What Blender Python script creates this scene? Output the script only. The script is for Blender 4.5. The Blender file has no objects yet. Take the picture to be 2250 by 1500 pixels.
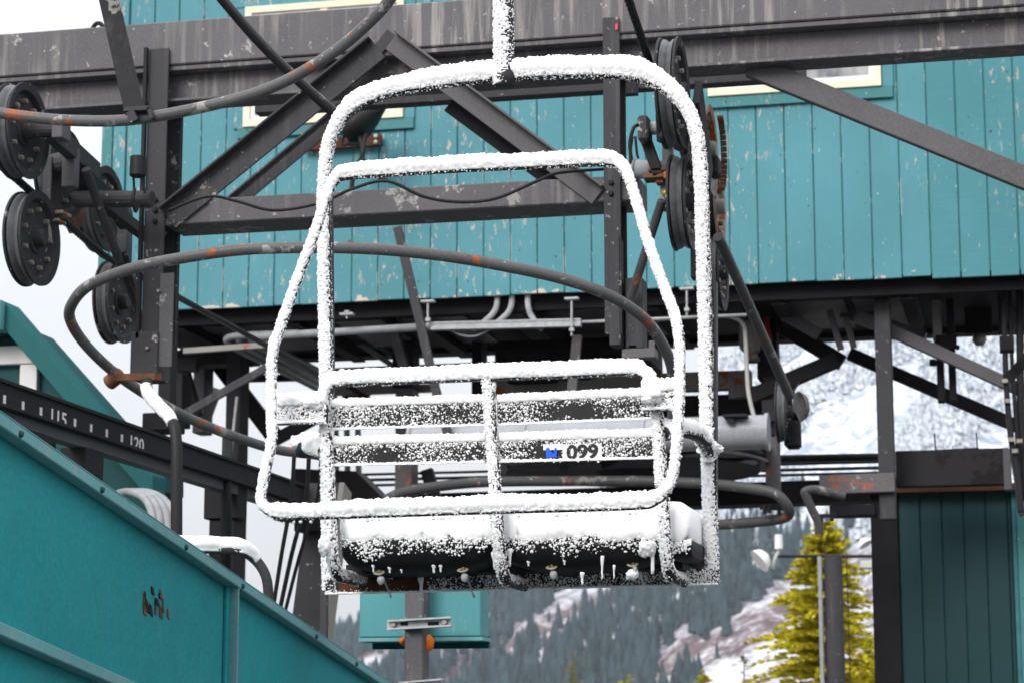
import bpy, bmesh, math, random
import numpy as np
from mathutils import Vector, Matrix, noise
random.seed(7); NPR = np.random.default_rng(11)
S = bpy.context.scene
COL = S.collection
# ------------------------------------------------------------------ camera, sky, sun, exposure
YAW, PIT, FPX = math.radians(13.0), math.radians(10.0), 5000.0
CAM = Vector((0, 0, 1.7))
cd = bpy.data.cameras.new('camera'); cam = bpy.data.objects.new('camera', cd); COL.objects.link(cam)
cd.sensor_width = 36.0; cd.lens = FPX / 2250 * 36.0; cd.clip_start = 0.1; cd.clip_end = 9000
cam.location = CAM; cam.rotation_euler = (math.pi/2 + PIT, 0, YAW)
cd.dof.use_dof = True; cd.dof.focus_distance = 6.95; cd.dof.aperture_fstop = 8.0
S.camera = cam
RT = Vector((math.cos(YAW), math.sin(YAW), 0))
FW = Vector((-math.sin(YAW)*math.cos(PIT), math.cos(YAW)*math.cos(PIT), math.sin(PIT)))
UP = RT.cross(FW)
w = bpy.data.worlds.new('World'); S.world = w; w.use_nodes = True
nt = w.node_tree; nt.nodes.clear()
def wn(t, **k):
    n = nt.nodes.new(t)
    for a, b in k.items(): setattr(n, a, b)
    return n
SUN_EL, SUN_AZ = math.radians(33), math.radians(200)     # azimuth of the sun, clockwise from +Y
sky = wn('ShaderNodeTexSky', sky_type='NISHITA', sun_disc=False, sun_elevation=SUN_EL, sun_rotation=SUN_AZ, dust_density=4.0)
tc = wn('ShaderNodeTexCoord'); sep = wn('ShaderNodeSeparateXYZ'); nt.links.new(tc.outputs['Generated'], sep.inputs[0])
clp = wn('ShaderNodeMath', operation='MAXIMUM'); clp.inputs[1].default_value = 0; nt.links.new(sep.outputs[2], clp.inputs[0])
grd = wn('ShaderNodeMath', operation='MULTIPLY_ADD'); grd.inputs[1].default_value = 2.0; grd.inputs[2].default_value = 1.0
nt.links.new(clp.outputs[0], grd.inputs[0])               # overcast sky: brighter towards the zenith (1 + 2 sin h)
cn = wn('ShaderNodeTexNoise'); cn.inputs['Scale'].default_value = 2.2; cn.inputs['Detail'].default_value = 5
mp = wn('ShaderNodeMapping'); mp.inputs['Scale'].default_value = (1, 1, 2.5)
nt.links.new(tc.outputs['Generated'], mp.inputs[0]); nt.links.new(mp.outputs[0], cn.inputs[0])
cr = wn('ShaderNodeValToRGB'); cr.color_ramp.elements[0].position = .35; cr.color_ramp.elements[1].position = .68
cr.color_ramp.elements[0].color = (4.85, 4.88, 5.1, 1); cr.color_ramp.elements[1].color = (5.25, 5.25, 5.35, 1)
nt.links.new(cn.outputs[0], cr.inputs[0])
mul = wn('ShaderNodeMix', data_type='RGBA', blend_type='MULTIPLY'); mul.inputs[0].default_value = 1
nt.links.new(cr.outputs[0], mul.inputs[6]); nt.links.new(grd.outputs[0], mul.inputs[7])
mix = wn('ShaderNodeMix', data_type='RGBA'); mix.inputs[0].default_value = 0.9       # cloud cover over the clear sky
nt.links.new(sky.outputs[0], mix.inputs[6]); nt.links.new(mul.outputs[2], mix.inputs[7])
bg = wn('ShaderNodeBackground'); bg.inputs[1].default_value = 0.1
nt.links.new(mix.outputs[2], bg.inputs[0])
wo = wn('ShaderNodeOutputWorld'); nt.links.new(bg.outputs[0], wo.inputs[0])
sd = bpy.data.lights.new('sun', 'SUN'); sun = bpy.data.objects.new('sun', sd); COL.objects.link(sun)
sd.energy = 1.5; sd.angle = math.radians(28); sd.color = (1, .97, .93)
sv = Vector((math.sin(SUN_AZ)*math.cos(SUN_EL), math.cos(SUN_AZ)*math.cos(SUN_EL), math.sin(SUN_EL)))
sun.rotation_euler = (-sv).to_track_quat('-Z', 'Y').to_euler()
S.view_settings.view_transform = 'Standard'; S.view_settings.look = 'None'
S.view_settings.exposure = 0.62; S.view_settings.gamma = 1.0; S.view_settings.use_curve_mapping = False
S.render.engine = 'CYCLES'
S.cycles.use_denoising = True; S.cycles.max_bounces = 6; S.cycles.diffuse_bounces = 3; S.cycles.glossy_bounces = 2
S.cycles.transparent_max_bounces = 6; S.cycles.caustics_reflective = False; S.cycles.caustics_refractive = False

# ------------------------------------------------------------------ placing helpers
def ray(px, py): return FW + RT*((px-1125)/FPX) + UP*((750-py)/FPX)
def D(px, py, z): return CAM + ray(px, py)*z                       # point at depth z along the view axis
def P(px, py, Y): r = ray(px, py); return CAM + r*(Y/r.y)           # point on the vertical plane y = Y
def PX(px, py, X): r = ray(px, py); return CAM + r*(X/r.x)
def dep(p): return (p-CAM).dot(FW)
def m_of(px, p): return px*dep(p)/FPX                               # pixels to metres at point p
def spline(pts, n=8, closed=False):
    L = len(pts); out = []
    rng = range(L) if closed else range(L-1)
    for i in rng:
        g = (lambda k: pts[k % L]) if closed else (lambda k: pts[max(0, min(L-1, k))])
        a, b, c, d = g(i-1), g(i), g(i+1), g(i+2)
        for k in range(n):
            t = k/n
            out.append(0.5*((2*b)+(c-a)*t+(2*a-5*b+4*c-d)*t*t+(3*b-a-3*c+d)*t**3))
    if not closed: out.append(pts[-1].copy())
    return out
def resample(pts, step, closed=False):
    q = list(pts)+([pts[0]] if closed else []); out = [q[0].copy()]; acc = 0
    for a, b in zip(q, q[1:]):
        l = (b-a).length
        if l < 1e-9: continue
        while acc + l >= step:
            t = (step-acc)/l; a = a.lerp(b, t); l = (b-a).length; acc = 0; out.append(a.copy())
        acc += l
    return out
def frames(pts, closed=False):
    n = len(pts); fr = []
    T0 = (pts[1]-pts[0]).normalized()
    N = Vector((0, 0, 1)) if abs(T0.z) < .9 else Vector((0, -1, 0))
    for i in range(n):
        if closed: T = (pts[(i+1) % n]-pts[i-1]).normalized()
        else: T = (pts[min(n-1, i+1)]-pts[max(0, i-1)]).normalized()
        N = (N - T*N.dot(T)).normalized(); fr.append((T, N, T.cross(N)))
    return fr

class MB:
    def __init__(s): s.v = []; s.f = []
    def add(s, vs, fs):
        o = len(s.v); s.v += [Vector(v) for v in vs]; s.f += [tuple(i+o for i in f) for f in fs]; return s
    def ob(s, o, a, b, c):
        o, a, b, c = Vector(o), Vector(a), Vector(b), Vector(c)
        vs = [o, o+a, o+a+b, o+b, o+c, o+a+c, o+a+b+c, o+b+c]
        fs = [(0,3,2,1),(4,5,6,7),(0,1,5,4),(1,2,6,5),(2,3,7,6),(3,0,4,7)]
        if a.cross(b).dot(c) < 0: fs = [f[::-1] for f in fs]
        return s.add(vs, fs)
    def box(s, lo, hi):
        lo, hi = Vector(lo), Vector(hi); d = hi-lo
        return s.ob(lo, (d.x,0,0), (0,d.y,0), (0,0,d.z))
    def bar(s, a, b, wd, th, n=(0,1,0), lip=0, lt=.012):
        a, b, n = Vector(a), Vector(b), Vector(n).normalized()
        t = (b-a).normalized(); n = (n - t*n.dot(t)).normalized(); sd_ = t.cross(n)
        s.ob(a-sd_*wd/2, b-a, sd_*wd, n*th)
        if lip:
            for sg in (-1, 1):
                o = a + sd_*(wd/2*sg) - sd_*(lt if sg > 0 else 0)
                s.ob(o - n*lip, b-a, sd_*lt, n*(lip-.0005))
        return s
    def ibeam(s, a, b, h, fl, n=(0,1,0), ft=.014, wt=.01):
        # h in the side direction (perpendicular to n), flange width along n, centred
        a, b, n = Vector(a), Vector(b), Vector(n).normalized()
        t = (b-a).normalized(); n = (n - t*n.dot(t)).normalized(); q = t.cross(n)
        s.ob(a-q*(h/2-ft)-n*wt/2, b-a, q*(h-2*ft), n*wt)
        for sg in (-1, 1):
            o = a + q*(h/2*sg) - (q*ft if sg > 0 else q*0) - n*fl/2
            s.ob(o, b-a, q*ft, n*fl)
        return s
    def tube(s, pts, r, seg=12, closed=False, caps=True):
        fr = frames(pts, closed); n = len(pts); vs = []; fs = []
        for i, (p, (T, N, B)) in enumerate(zip(pts, fr)):
            rr = r(i/(n-1)) if callable(r) else r
            for k in range(seg):
                a = 2*math.pi*k/seg; vs.append(p + (N*math.cos(a)+B*math.sin(a))*rr)
        for i in range(n if closed else n-1):
            for k in range(seg):
                j = (i+1) % n; fs.append((i*seg+k, i*seg+(k+1) % seg, j*seg+(k+1) % seg, j*seg+k))
        if caps and not closed:
            fs.append(tuple(range(seg))[::-1]); fs.append(tuple((n-1)*seg+k for k in range(seg)))
        return s.add(vs, fs)
    def cyl(s, a, b, r, seg=14): return s.tube([Vector(a), Vector(b)], r, seg)
    def lathe(s, prof, c, ax=(1,0,0), seg=32):
        c, ax = Vector(c), Vector(ax).normalized()
        u = ax.orthogonal().normalized(); v = ax.cross(u); vs = []; fs = []; m = len(prof)
        for k in range(seg):
            a = 2*math.pi*k/seg; d = u*math.cos(a)+v*math.sin(a)
            for r, h in prof: vs.append(c + d*r + ax*h)
        for k in range(seg):
            k2 = (k+1) % seg
            for i in range(m-1): fs.append((k*m+i, k*m+i+1, k2*m+i+1, k2*m+i))
        return s.add(vs, [f[::-1] for f in fs])
    def prism(s, pts, ex):
        ex = Vector(ex); n = len(pts); pts = [Vector(p) for p in pts]
        vs = pts + [p+ex for p in pts]
        fs = [tuple(range(n)), tuple(range(2*n-1, n-1, -1))]
        for i in range(n): j = (i+1) % n; fs.append((i, i+n, j+n, j))
        return s.add(vs, fs)
    def build(s, name, mat, parent=None, smooth=False, bevel=0, label=None, cat=None, group=None, kind=None):
        off = Vector((0, 0, 0))
        if parent is not None: off = parent.get('_o') and Vector(parent['_o']) or Vector((0,0,0))
        elif s.v:
            xs = [v.x for v in s.v]; ys = [v.y for v in s.v]; zs = [v.z for v in s.v]
            off = Vector(((min(xs)+max(xs))/2, (min(ys)+max(ys))/2, min(zs)))
        me = bpy.data.meshes.new(name); me.from_pydata([v-off for v in s.v], [], s.f); me.update()
        bm = bmesh.new(); bm.from_mesh(me); bmesh.ops.recalc_face_normals(bm, faces=bm.faces); bm.to_mesh(me); bm.free()
        if smooth:
            me.polygons.foreach_set('use_smooth', [True]*len(me.polygons))
            if smooth == 'auto':
                try: me.set_sharp_from_angle(angle=math.radians(38))
                except Exception: pass
        o = bpy.data.objects.new(name, me); COL.objects.link(o)
        me.materials.append(mat)
        if parent is not None: o.parent = parent; o['_o'] = tuple(off)
        else: o.location = off; o['_o'] = tuple(off)
        if bevel:
            b = o.modifiers.new('bevel', 'BEVEL'); b.width = bevel; b.segments = 1; b.limit_method = 'ANGLE'
        return tag(o, label, cat, group, kind)
def tag(o, label=None, cat=None, group=None, kind=None):
    if label: o['label'] = label
    if cat: o['category'] = cat
    if group: o['group'] = group
    if kind: o['kind'] = kind
    return o
def root(name, loc, label, cat, group=None):
    o = bpy.data.objects.new(name, None); COL.objects.link(o); o.location = loc; o['_o'] = tuple(loc); o.empty_display_size = .1
    return tag(o, label, cat, group)
def np_mesh(name, V, F, mat, parent=None, smooth=False, kind=None, label=None, cat=None):
    off = np.array(parent['_o']) if parent is not None else np.zeros(3)
    me = bpy.data.meshes.new(name); nv, nf, k = len(V), len(F), F.shape[1]
    me.vertices.add(nv); me.vertices.foreach_set('co', (V-off).astype(np.float32).ravel())
    me.loops.add(nf*k); me.loops.foreach_set('vertex_index', F.astype(np.int32).ravel())
    me.polygons.add(nf); me.polygons.foreach_set('loop_start', np.arange(0, nf*k, k, dtype=np.int32))
    me.update(calc_edges=True)
    if smooth: me.polygons.foreach_set('use_smooth', np.ones(nf, dtype=bool))
    o = bpy.data.objects.new(name, me); COL.objects.link(o); me.materials.append(mat)
    if parent is not None: o.parent = parent
    o['_o'] = tuple(off)
    return tag(o, label, cat, None, kind)
def bx(mb, p, q, Y, wpx, th, dy=0, lip=0):                          # flat bar between two picture points on the plane y = Y
    a, b = P(p[0], p[1], Y), P(q[0], q[1], Y)
    wd = m_of(wpx, (a+b)/2); o = Vector((0, dy, 0))
    return mb.bar(a+o, b+o, wd, th, (0, 1, 0), lip)
def rect(mb, x0, y0, x1, y1, Y, th):                                # upright box whose front is seen at these corners
    c0 = P((x0+x1)/2, y0, Y); c1 = P((x0+x1)/2, y1, Y); l = P(x0, (y0+y1)/2, Y).x; r = P(x1, (y0+y1)/2, Y).x
    return mb.box((l, Y, c1.z), (r, Y+th, c0.z))

# ------------------------------------------------------------------ materials
def mat(name, build):
    m = bpy.data.materials.new(name); m.use_nodes = True; t = m.node_tree; t.nodes.clear()
    out = t.nodes.new('ShaderNodeOutputMaterial'); b = t.nodes.new('ShaderNodeBsdfPrincipled')
    b.inputs['Specular IOR Level'].default_value = .2; t.links.new(b.outputs[0], out.inputs[0]); build(t, b); return m
def N_(t, kind, **k):
    n = t.nodes.new(kind)
    for a, v in k.items(): setattr(n, a, v)
    return n
def pos(t, sc=(1,1,1)):
    g = N_(t, 'ShaderNodeNewGeometry'); m = N_(t, 'ShaderNodeMapping'); m.inputs['Scale'].default_value = sc
    t.links.new(g.outputs['Position'], m.inputs[0]); return m.outputs[0]
def noi(t, v, scale, det=4, rough=.55):
    n = N_(t, 'ShaderNodeTexNoise'); n.inputs['Scale'].default_value = scale; n.inputs['Detail'].default_value = det
    n.inputs['Roughness'].default_value = rough; t.links.new(v, n.inputs[0]); return n.outputs[0]
def ramp(t, f, a, b, ca=(0,0,0,1), cb=(1,1,1,1)):
    r = N_(t, 'ShaderNodeValToRGB'); e = r.color_ramp.elements
    e[0].position, e[1].position = a, b; e[0].color, e[1].color = ca, cb
    t.links.new(f, r.inputs[0]); return r.outputs[0]
def mixc(t, f, a, b, bt='MIX'):
    m = N_(t, 'ShaderNodeMix', data_type='RGBA', blend_type=bt)
    for s_, v in ((0, f), (6, a), (7, b)):
        if hasattr(v, 'is_linked'): t.links.new(v, m.inputs[s_])
        else: m.inputs[s_].default_value = v
    return m.outputs[2]
def mth(t, op, a, b):
    m = N_(t, 'ShaderNodeMath', operation=op)
    for i, v in enumerate((a, b)):
        if hasattr(v, 'is_linked'): t.links.new(v, m.inputs[i])
        else: m.inputs[i].default_value = v
    return m.outputs[0]
def bump(t, b, f, st=.3, dist=.01):
    n = N_(t, 'ShaderNodeBump'); n.inputs['Strength'].default_value = st; n.inputs['Distance'].default_value = dist
    t.links.new(f, n.inputs['Height']); t.links.new(n.outputs[0], b.inputs['Normal'])
def c4(c): return (c[0], c[1], c[2], 1)
def steel(name, base, peel=.0, peelc=(.42,.40,.38), streak=0, rust=0, rough=.62, rustc=(.32,.085,.025)):
    def f(t, b):
        p = pos(t); n1 = noi(t, p, 3.0, 5)
        c = mixc(t, ramp(t, n1, .3, .7), c4([x*.82 for x in base]), c4([x*1.15 for x in base]))
        n0 = noi(t, p, 90, 2)
        c = mixc(t, mth(t, 'MULTIPLY', ramp(t, n0, .45, .75), .25), c, c4([x*1.9 for x in base]))
        if streak:
            ps = pos(t, (26, 26, 1.6)); s1 = ramp(t, noi(t, ps, 1.0, 4, .6), .50, .68)
            s2 = ramp(t, noi(t, p, 1.1, 2), .46, .6)
            c = mixc(t, mth(t, 'MULTIPLY', mth(t, 'MULTIPLY', s1, s2), streak), c, c4(peelc))
        if peel:
            n2 = ramp(t, noi(t, p, 7.0, 9, .72), .665-peel, .675-peel)
            c = mixc(t, mth(t, 'MULTIPLY', n2, .8), c, c4(peelc))
            n4 = ramp(t, noi(t, p, 28.0, 3, .6), .68, .70)
            c = mixc(t, mth(t, 'MULTIPLY', n4, .4), c, c4((.6,.58,.55)))
        if rust:
            n3 = ramp(t, noi(t, pos(t, (1,1,1)), 5.2, 7, .7), .66-rust, .69-rust)
            c = mixc(t, n3, c, c4(rustc))
        t.links.new(c, b.inputs['Base Color'])
        t.links.new(ramp(t, n1, .2, .8, c4([rough-.1]*3), c4([rough+.15]*3)), b.inputs['Roughness'])
        bump(t, b, noi(t, p, 60, 4), .12, .004)
    return mat(name, f)
def plain(name, base, rough=.6, var=.2, sc=8, metal=0, bmp=0):
    def f(t, b):
        p = pos(t); n1 = noi(t, p, sc, 5)
        c = mixc(t, ramp(t, n1, .3, .7), c4([x*(1-var) for x in base]), c4([x*(1+var) for x in base]))
        t.links.new(c, b.inputs['Base Color']); b.inputs['Roughness'].default_value = rough; b.inputs['Metallic'].default_value = metal
        if bmp: bump(t, b, noi(t, p, 80, 4), bmp, .004)
    return mat(name, f)
def teal(name, base, peel=.0, grain=0, rough=.55, hor=False, edge=None, mott=0):
    def f(t, b):
        p = pos(t); n1 = noi(t, p, 1.3, 5)
        c = mixc(t, ramp(t, n1, .3, .72), c4([x*.86 for x in base]), c4([base[0]*1.12, base[1]*1.07, base[2]*1.08]))
        g = noi(t, pos(t, (3, 3, 60) if hor else (45, 45, 1.3)), 1.0, 5, .65)
        c = mixc(t, mth(t, 'MULTIPLY', ramp(t, g, .35, .7), .28 if grain else .12), c, c4([x*.62 for x in base]))
        if peel:
            ps = pos(t, (1, 1, .33)); m1 = ramp(t, noi(t, p, .9, 4, .6), .565-peel*.5, .64-peel*.5)
            n2 = ramp(t, noi(t, ps, 24, 8, .72), .58, .60)
            c = mixc(t, mth(t, 'MULTIPLY', mth(t, 'MULTIPLY', n2, m1), .85), c, c4((.52,.42,.36)))
            n3 = ramp(t, noi(t, ps, 34, 3, .6), .69, .705)
            c = mixc(t, mth(t, 'MULTIPLY', n3, .7), c, c4((.55,.6,.58)))
            n5 = ramp(t, noi(t, p, 21, 2, .5), .715, .725)
            c = mixc(t, mth(t, 'MULTIPLY', n5, .9), c, c4((.06,.04,.03)))
        if mott:
            c = mixc(t, mth(t, 'MULTIPLY', ramp(t, noi(t, p, 55, 6, .75), .38, .62), mott), c, c4([base[0]*2+.012, base[1]*1.25, base[2]*1.22]))
            c = mixc(t, mth(t, 'MULTIPLY', ramp(t, noi(t, pos(t, (14, 14, .9)), 1.0, 5, .65), .52, .72), .4), c, c4([base[0]*4+.03, base[1]*.9, base[2]*.88]))
            c = mixc(t, mth(t, 'MULTIPLY', ramp(t, noi(t, p, 2.2, 6, .65), .5, .72), .35), c, c4([base[0]*.6, base[1]*.62, base[2]*.66]))
        if edge:                                   # bare wood showing along the board edges
            sp = N_(t, 'ShaderNodeSeparateXYZ'); t.links.new(p, sp.inputs[0])
            fr = mth(t, 'FRACT', mth(t, 'DIVIDE', mth(t, 'SUBTRACT', sp.outputs[0], edge[0]), edge[1]), 0)
            ed = mth(t, 'GREATER_THAN', mth(t, 'ABSOLUTE', mth(t, 'SUBTRACT', fr, .5), 0), .462)
            nn_ = ramp(t, noi(t, pos(t, (9, 1, 2.6)), 1.0, 4, .7), .56, .60)
            c = mixc(t, mth(t, 'MULTIPLY', ed, nn_), c, c4((.62,.6,.56)))
            lowz = mth(t, 'LESS_THAN', mth(t, 'SUBTRACT', sp.outputs[2], edge[2]), mth(t, 'MULTIPLY', mth(t, 'SUBTRACT', noi(t, p, 5, 6, .7), .54), .7))
            c = mixc(t, lowz, c, c4((.56,.5,.44)))
        t.links.new(c, b.inputs['Base Color']); b.inputs['Roughness'].default_value = rough
        bump(t, b, g, .25 if grain else .1, .004)
    return mat(name, f)
def snow_mat(name, base=(.95,.955,.965)):
    def f(t, b):
        b.inputs['Base Color'].default_value = c4(base); b.inputs['Roughness'].default_value = .75
        b.inputs['Subsurface Weight'].default_value = .25; b.inputs['Subsurface Radius'].default_value = (.01,.012,.014); b.inputs['Subsurface Scale'].default_value = .5
        bump(t, b, noi(t, pos(t), 220, 5, .7), .5, .003)
    return mat(name, f)
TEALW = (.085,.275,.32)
M = dict(
 beam=steel('beam_paint', (.115,.111,.118), peel=.02, streak=.75),
 beam2=steel('beam_paint_low', (.10,.097,.104), peel=.065, streak=.35, rust=.0, peelc=(.32,.31,.3)),
 col=steel('column_paint', (.045,.044,.048), peel=.03, streak=.1),
 dark=steel('dark_steel', (.02,.019,.022), peel=.0, rough=.7),
 rustcol=steel('rusty_column', (.12,.115,.12), peel=.06, rust=.075, rustc=(.33,.10,.075)),
 brace=steel('brace_paint', (.105,.102,.108), peel=.0),
 guide=steel('guide_tube', (.10,.10,.103), peel=.08, rust=.075, peelc=(.33,.32,.31), rough=.4),
 guided=steel('guide_tube_dark', (.07,.07,.073), peel=.06, rust=.05, peelc=(.25,.24,.22), rough=.4),
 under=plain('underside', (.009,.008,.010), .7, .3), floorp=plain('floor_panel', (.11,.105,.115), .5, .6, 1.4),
 wall=teal('teal_board', TEALW, peel=.12, edge=(P(220, 500, 16.0).x+.20, .2035, P(729, 665, 16.0).z)), wall2=teal('teal_plywood', (.07,.25,.285), peel=.02, grain=1, hor=True),
 groove=plain('teal_groove', (.045,.16,.18), .7), trim=teal('teal_trim', (.06,.22,.235), peel=.03),
 girder=teal('teal_girder', (.007,.25,.275), rough=.75, mott=.75), girdert=teal('teal_girder_flange', (.11,.34,.355), rough=.55, mott=.3),
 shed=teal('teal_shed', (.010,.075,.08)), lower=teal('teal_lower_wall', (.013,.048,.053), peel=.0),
 rake=teal('teal_rake', (.012,.12,.125)), flare=plain('guard_sheet', (.13,.13,.135), .5, .3, 8), tbox=teal('teal_box', (.085,.30,.32), peel=.03),
 cream=plain('cream_paint', (.78,.72,.56), .5, .05), white=plain('white_paint', (.75,.75,.74), .5, .05),
 ltgrey=plain('light_grey_paint', (.5,.5,.48), .5, .1), galv=plain('galvanised', (.40,.41,.42), .5, .2, 20, .0),
 conduit=plain('conduit', (.30,.31,.325), .5, .15, 12, .0), wheel=steel('sheave_paint', (.032,.032,.036), peel=.04, peelc=(.3,.3,.3)),
 liner=plain('rubber_liner', (.09,.093,.10), .38, .25, 30), rubber=plain('black_rubber', (.018,.018,.019), .5),
 rope=plain('wire_rope', (.03,.03,.032), .42, .4, 60, .3), boltm=plain('bolt_metal', (.28,.26,.23), .45, .3, 40, .5),
 rustb=plain('rusty_metal', (.16,.075,.04), .75, .4, 14), rusto=plain('orange_rust', (.45,.13,.03), .7, .3, 20),
 tanm=steel('tan_steel', (.25,.24,.22), rust=.10), bull=steel('drum_paint', (.33,.34,.37), peel=.02, rough=.35),
 wood=plain('brown_wood', (.07,.03,.02), .8, .3, 10), brass=plain('brass', (.5,.36,.08), .35, .2, 20, .8),
 chair=steel('chair_steel', (.022,.022,.024), rough=.5), slat=plain('chair_slat', (.017,.017,.019), .55, .3),
 cushion=plain('cushion_vinyl', (.006,.006,.007), .6, .3, 20, 0, .2), rustbar=plain('rusty_bar', (.10,.032,.015), .8, .4, 25),
 snow=snow_mat('snow'), ice=None, plate=plain('number_plate', (.86,.86,.86), .5, .03),
 ink=plain('ink', (.03,.03,.032), .6), blue=plain('blue_sticker', (.01,.11,.8), .4, .15, 60), washer=plain('tan_washer', (.42,.36,.25), .5),
 bark=plain('bark', (.13,.09,.06), .9, .3, 12), orange=plain('orange_plastic', (.8,.17,.01), .4), red=plain('red_paint', (.55,.05,.03), .5),
)
def glass():
    def f(t, b):
        p = pos(t, (2, 2, 1)); c = mixc(t, ramp(t, noi(t, p, 2.0, 3), .4, .6), (.16,.17,.19,1), (.42,.43,.43,1))
        t.links.new(c, b.inputs['Base Color']); b.inputs['Roughness'].default_value = .08
    return mat('window_glass', f)
M['glass'] = glass()
def ice_f(t, b):
    b.inputs['Base Color'].default_value = (.9,.93,.95,1); b.inputs['Roughness'].default_value = .18; b.inputs['Transmission Weight'].default_value = .55; b.inputs['IOR'].default_value = 1.31; b.inputs['Specular IOR Level'].default_value = .5
    bump(t, b, noi(t, pos(t), 120, 4), .5, .004)
M['ice'] = mat('clear_ice', ice_f)

# ================================================================== THE SETTING
def ground_mat():
    def f(t, b):
        p = pos(t); n = noi(t, p, .35, 6, .6)
        c = mixc(t, ramp(t, n, .42, .58), (.045,.042,.04,1), (.16,.163,.17,1)); t.links.new(c, b.inputs['Base Color'])
        b.inputs['Roughness'].default_value = .9
    return mat('ground_slush', f)
g = MB(); n = 24; ex = 3200
for i in range(n+1):
    for j in range(n+1): g.v.append(Vector((-ex+2*ex*i/n, -ex+2*ex*j/n, 0)))
for i in range(n):
    for j in range(n): k = i*(n+1)+j; g.f.append((k, k+n+1, k+n+2, k+1))
o = g.build('ground', ground_mat(), kind='structure')

# --- mountain: skyline given as elevation over the azimuth of the view
SKY = [(-900,1560),(300,1545),(640,1500),(740,1415),(790,1388),(860,1372),(960,1340),(1060,1300),(1200,1200),(1350,1090),(1480,960),(1600,800),(1750,700),(1950,600),(2300,520),(3200,420)]
def skyline(px):
    for (a, ya), (b, yb) in zip(SKY, SKY[1:]):
        if a <= px <= b: t = (px-a)/(b-a); t = t; return ya+(yb-ya)*t
    return SKY[0][1] if px < SKY[0][0] else SKY[-1][1]
R0, R1 = 1050.0, 1950.0
def mnt(px, t):                       # t 0..1 from foot to crest; returns a world point
    d = ray(px, 1632); d = Vector((d.x, d.y, 0)).normalized()
    r = R0 + (R1-R0)*t
    e = (1632-skyline(px))/FPX*1.0
    ridge = noise.noise(Vector((px/170.0 - t*2.2, t*1.6, 3.1)))*.7 + noise.noise(Vector((px/60.0 - t*5, t*4.0, 8.7)))*.3
    z = CAM.z + e*R1*(t**.92) + ridge*34*math.sin(math.pi*min(1, t*1.02)) - 30*(1-t)
    return d*r + Vector((0, 0, z)), ridge
def pix(p):
    v = p-CAM; z = v.dot(FW); return 1125+FPX*v.dot(RT)/z, 750-FPX*v.dot(UP)/z
def mountain_mat():
    def f(t, b):
        p = pos(t, (1, 1, 1))
        g_ = N_(t, 'ShaderNodeNewGeometry')
        def dot(v):
            n = N_(t, 'ShaderNodeVectorMath', operation='DOT_PRODUCT'); t.links.new(g_.outputs['Position'], n.inputs[0]); n.inputs[1].default_value = v; return n.outputs['Value']
        pd = N_(t, 'ShaderNodeCombineXYZ'); cc = -.55*RT+Vector((0,0,1)); aa = RT+Vector((0,0,.6))     # streaks follow the gullies climbing to the right
        t.links.new(dot(cc), pd.inputs[0]); t.links.new(mth(t, 'MULTIPLY', dot(aa), .12), pd.inputs[1])
        band = noi(t, pd.outputs[0], .035, 6, .6); fine = noi(t, p, .05, 6, .65)
        brush = mixc(t, ramp(t, fine, .35, .65), (.09,.06,.062,1), (.19,.135,.138,1))
        f2 = noi(t, p, .22, 5, .75); c = mixc(t, ramp(t, mth(t, 'ADD', mth(t, 'ADD', mth(t, 'MULTIPLY', band, .55), mth(t, 'MULTIPLY', fine, .2)), mth(t, 'MULTIPLY', f2, .25)), .475, .55), brush, (.66,.67,.73,1))
        sp = N_(t, 'ShaderNodeSeparateXYZ'); t.links.new(g_.outputs['Position'], sp.inputs[0])
        hi = ramp(t, mth(t, 'ADD', mth(t, 'DIVIDE', sp.outputs[2], 260.0), mth(t, 'MULTIPLY', band, .6)), .62, .85)
        trees = mixc(t, ramp(t, noi(t, p, .085, 5, .75), .42, .60), (.30,.35,.42,1), (.86,.88,.92,1))
        c = mixc(t, hi, c, trees)
        t.links.new(c, b.inputs['Base Color']); b.inputs['Roughness'].default_value = .9
    return mat('mountain_snow_and_brush', f)
NX, NT = 190, 110; mb = MB(); RD = {}
for i in range(NX+1):
    for j in range(NT+1):
        p_, r_ = mnt(-300 + 3000*i/NX, j/NT*1.0); mb.v.append(p_)
for i in range(NX):
    for j in range(NT): k = i*(NT+1)+j; mb.f.append((k, k+NT+1, k+NT+2, k+1))
mountain = mb.build('mountain', mountain_mat(), smooth=True, kind='structure')

def forest(name, n, pick, tiers, sides, mat_, hgt, label, wr=(.13,.21)):
    V = []; F = []; o = 0; rnd = random.Random(5+n); cnt = 0; tries = 0
    while cnt < n and tries < n*30:
        tries += 1
        px = rnd.uniform(640, 2330); t = rnd.random()
        if not pick(px, t, rnd): continue
        p, rdg = mnt(px, t); h = hgt*rnd.uniform(.4, 1.35)*(1.15 if rnd.random() < .2 else .9); wd = h*rnd.uniform(*wr); a0 = rnd.random()*6
        for q in range(tiers):
            z0 = h*(.06+.8*q/tiers); z1 = h*min(1, .06+.8*q/tiers+.5*(1.15-q*.12)) if q < tiers-1 else h
            rr = wd*(1-.78*q/tiers)
            for s in range(sides):
                a = a0+6.2832*s/sides+q; k = rr*rnd.uniform(.8, 1.2)*(1.25 if s % 2 else .62)
                V.append((p.x+math.cos(a)*k, p.y+math.sin(a)*k, p.z+z0-rr*.25*rnd.random()))
            V.append((p.x, p.y, p.z+z1))
            for s in range(sides): F.append((o+s, o+(s+1) % sides, o+sides))
            o += sides+1
        cnt += 1
    return np_mesh(name, np.array(V), np.array(F), mat_, kind='stuff', label=label, cat='forest')
def stand(px, t):
    return noise.noise(Vector((px/210.0 - t*3.2, t*3.4, 21.3))) + .5*noise.noise(Vector((px/70.0 - t*6, t*9, 4.4)))
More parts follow.
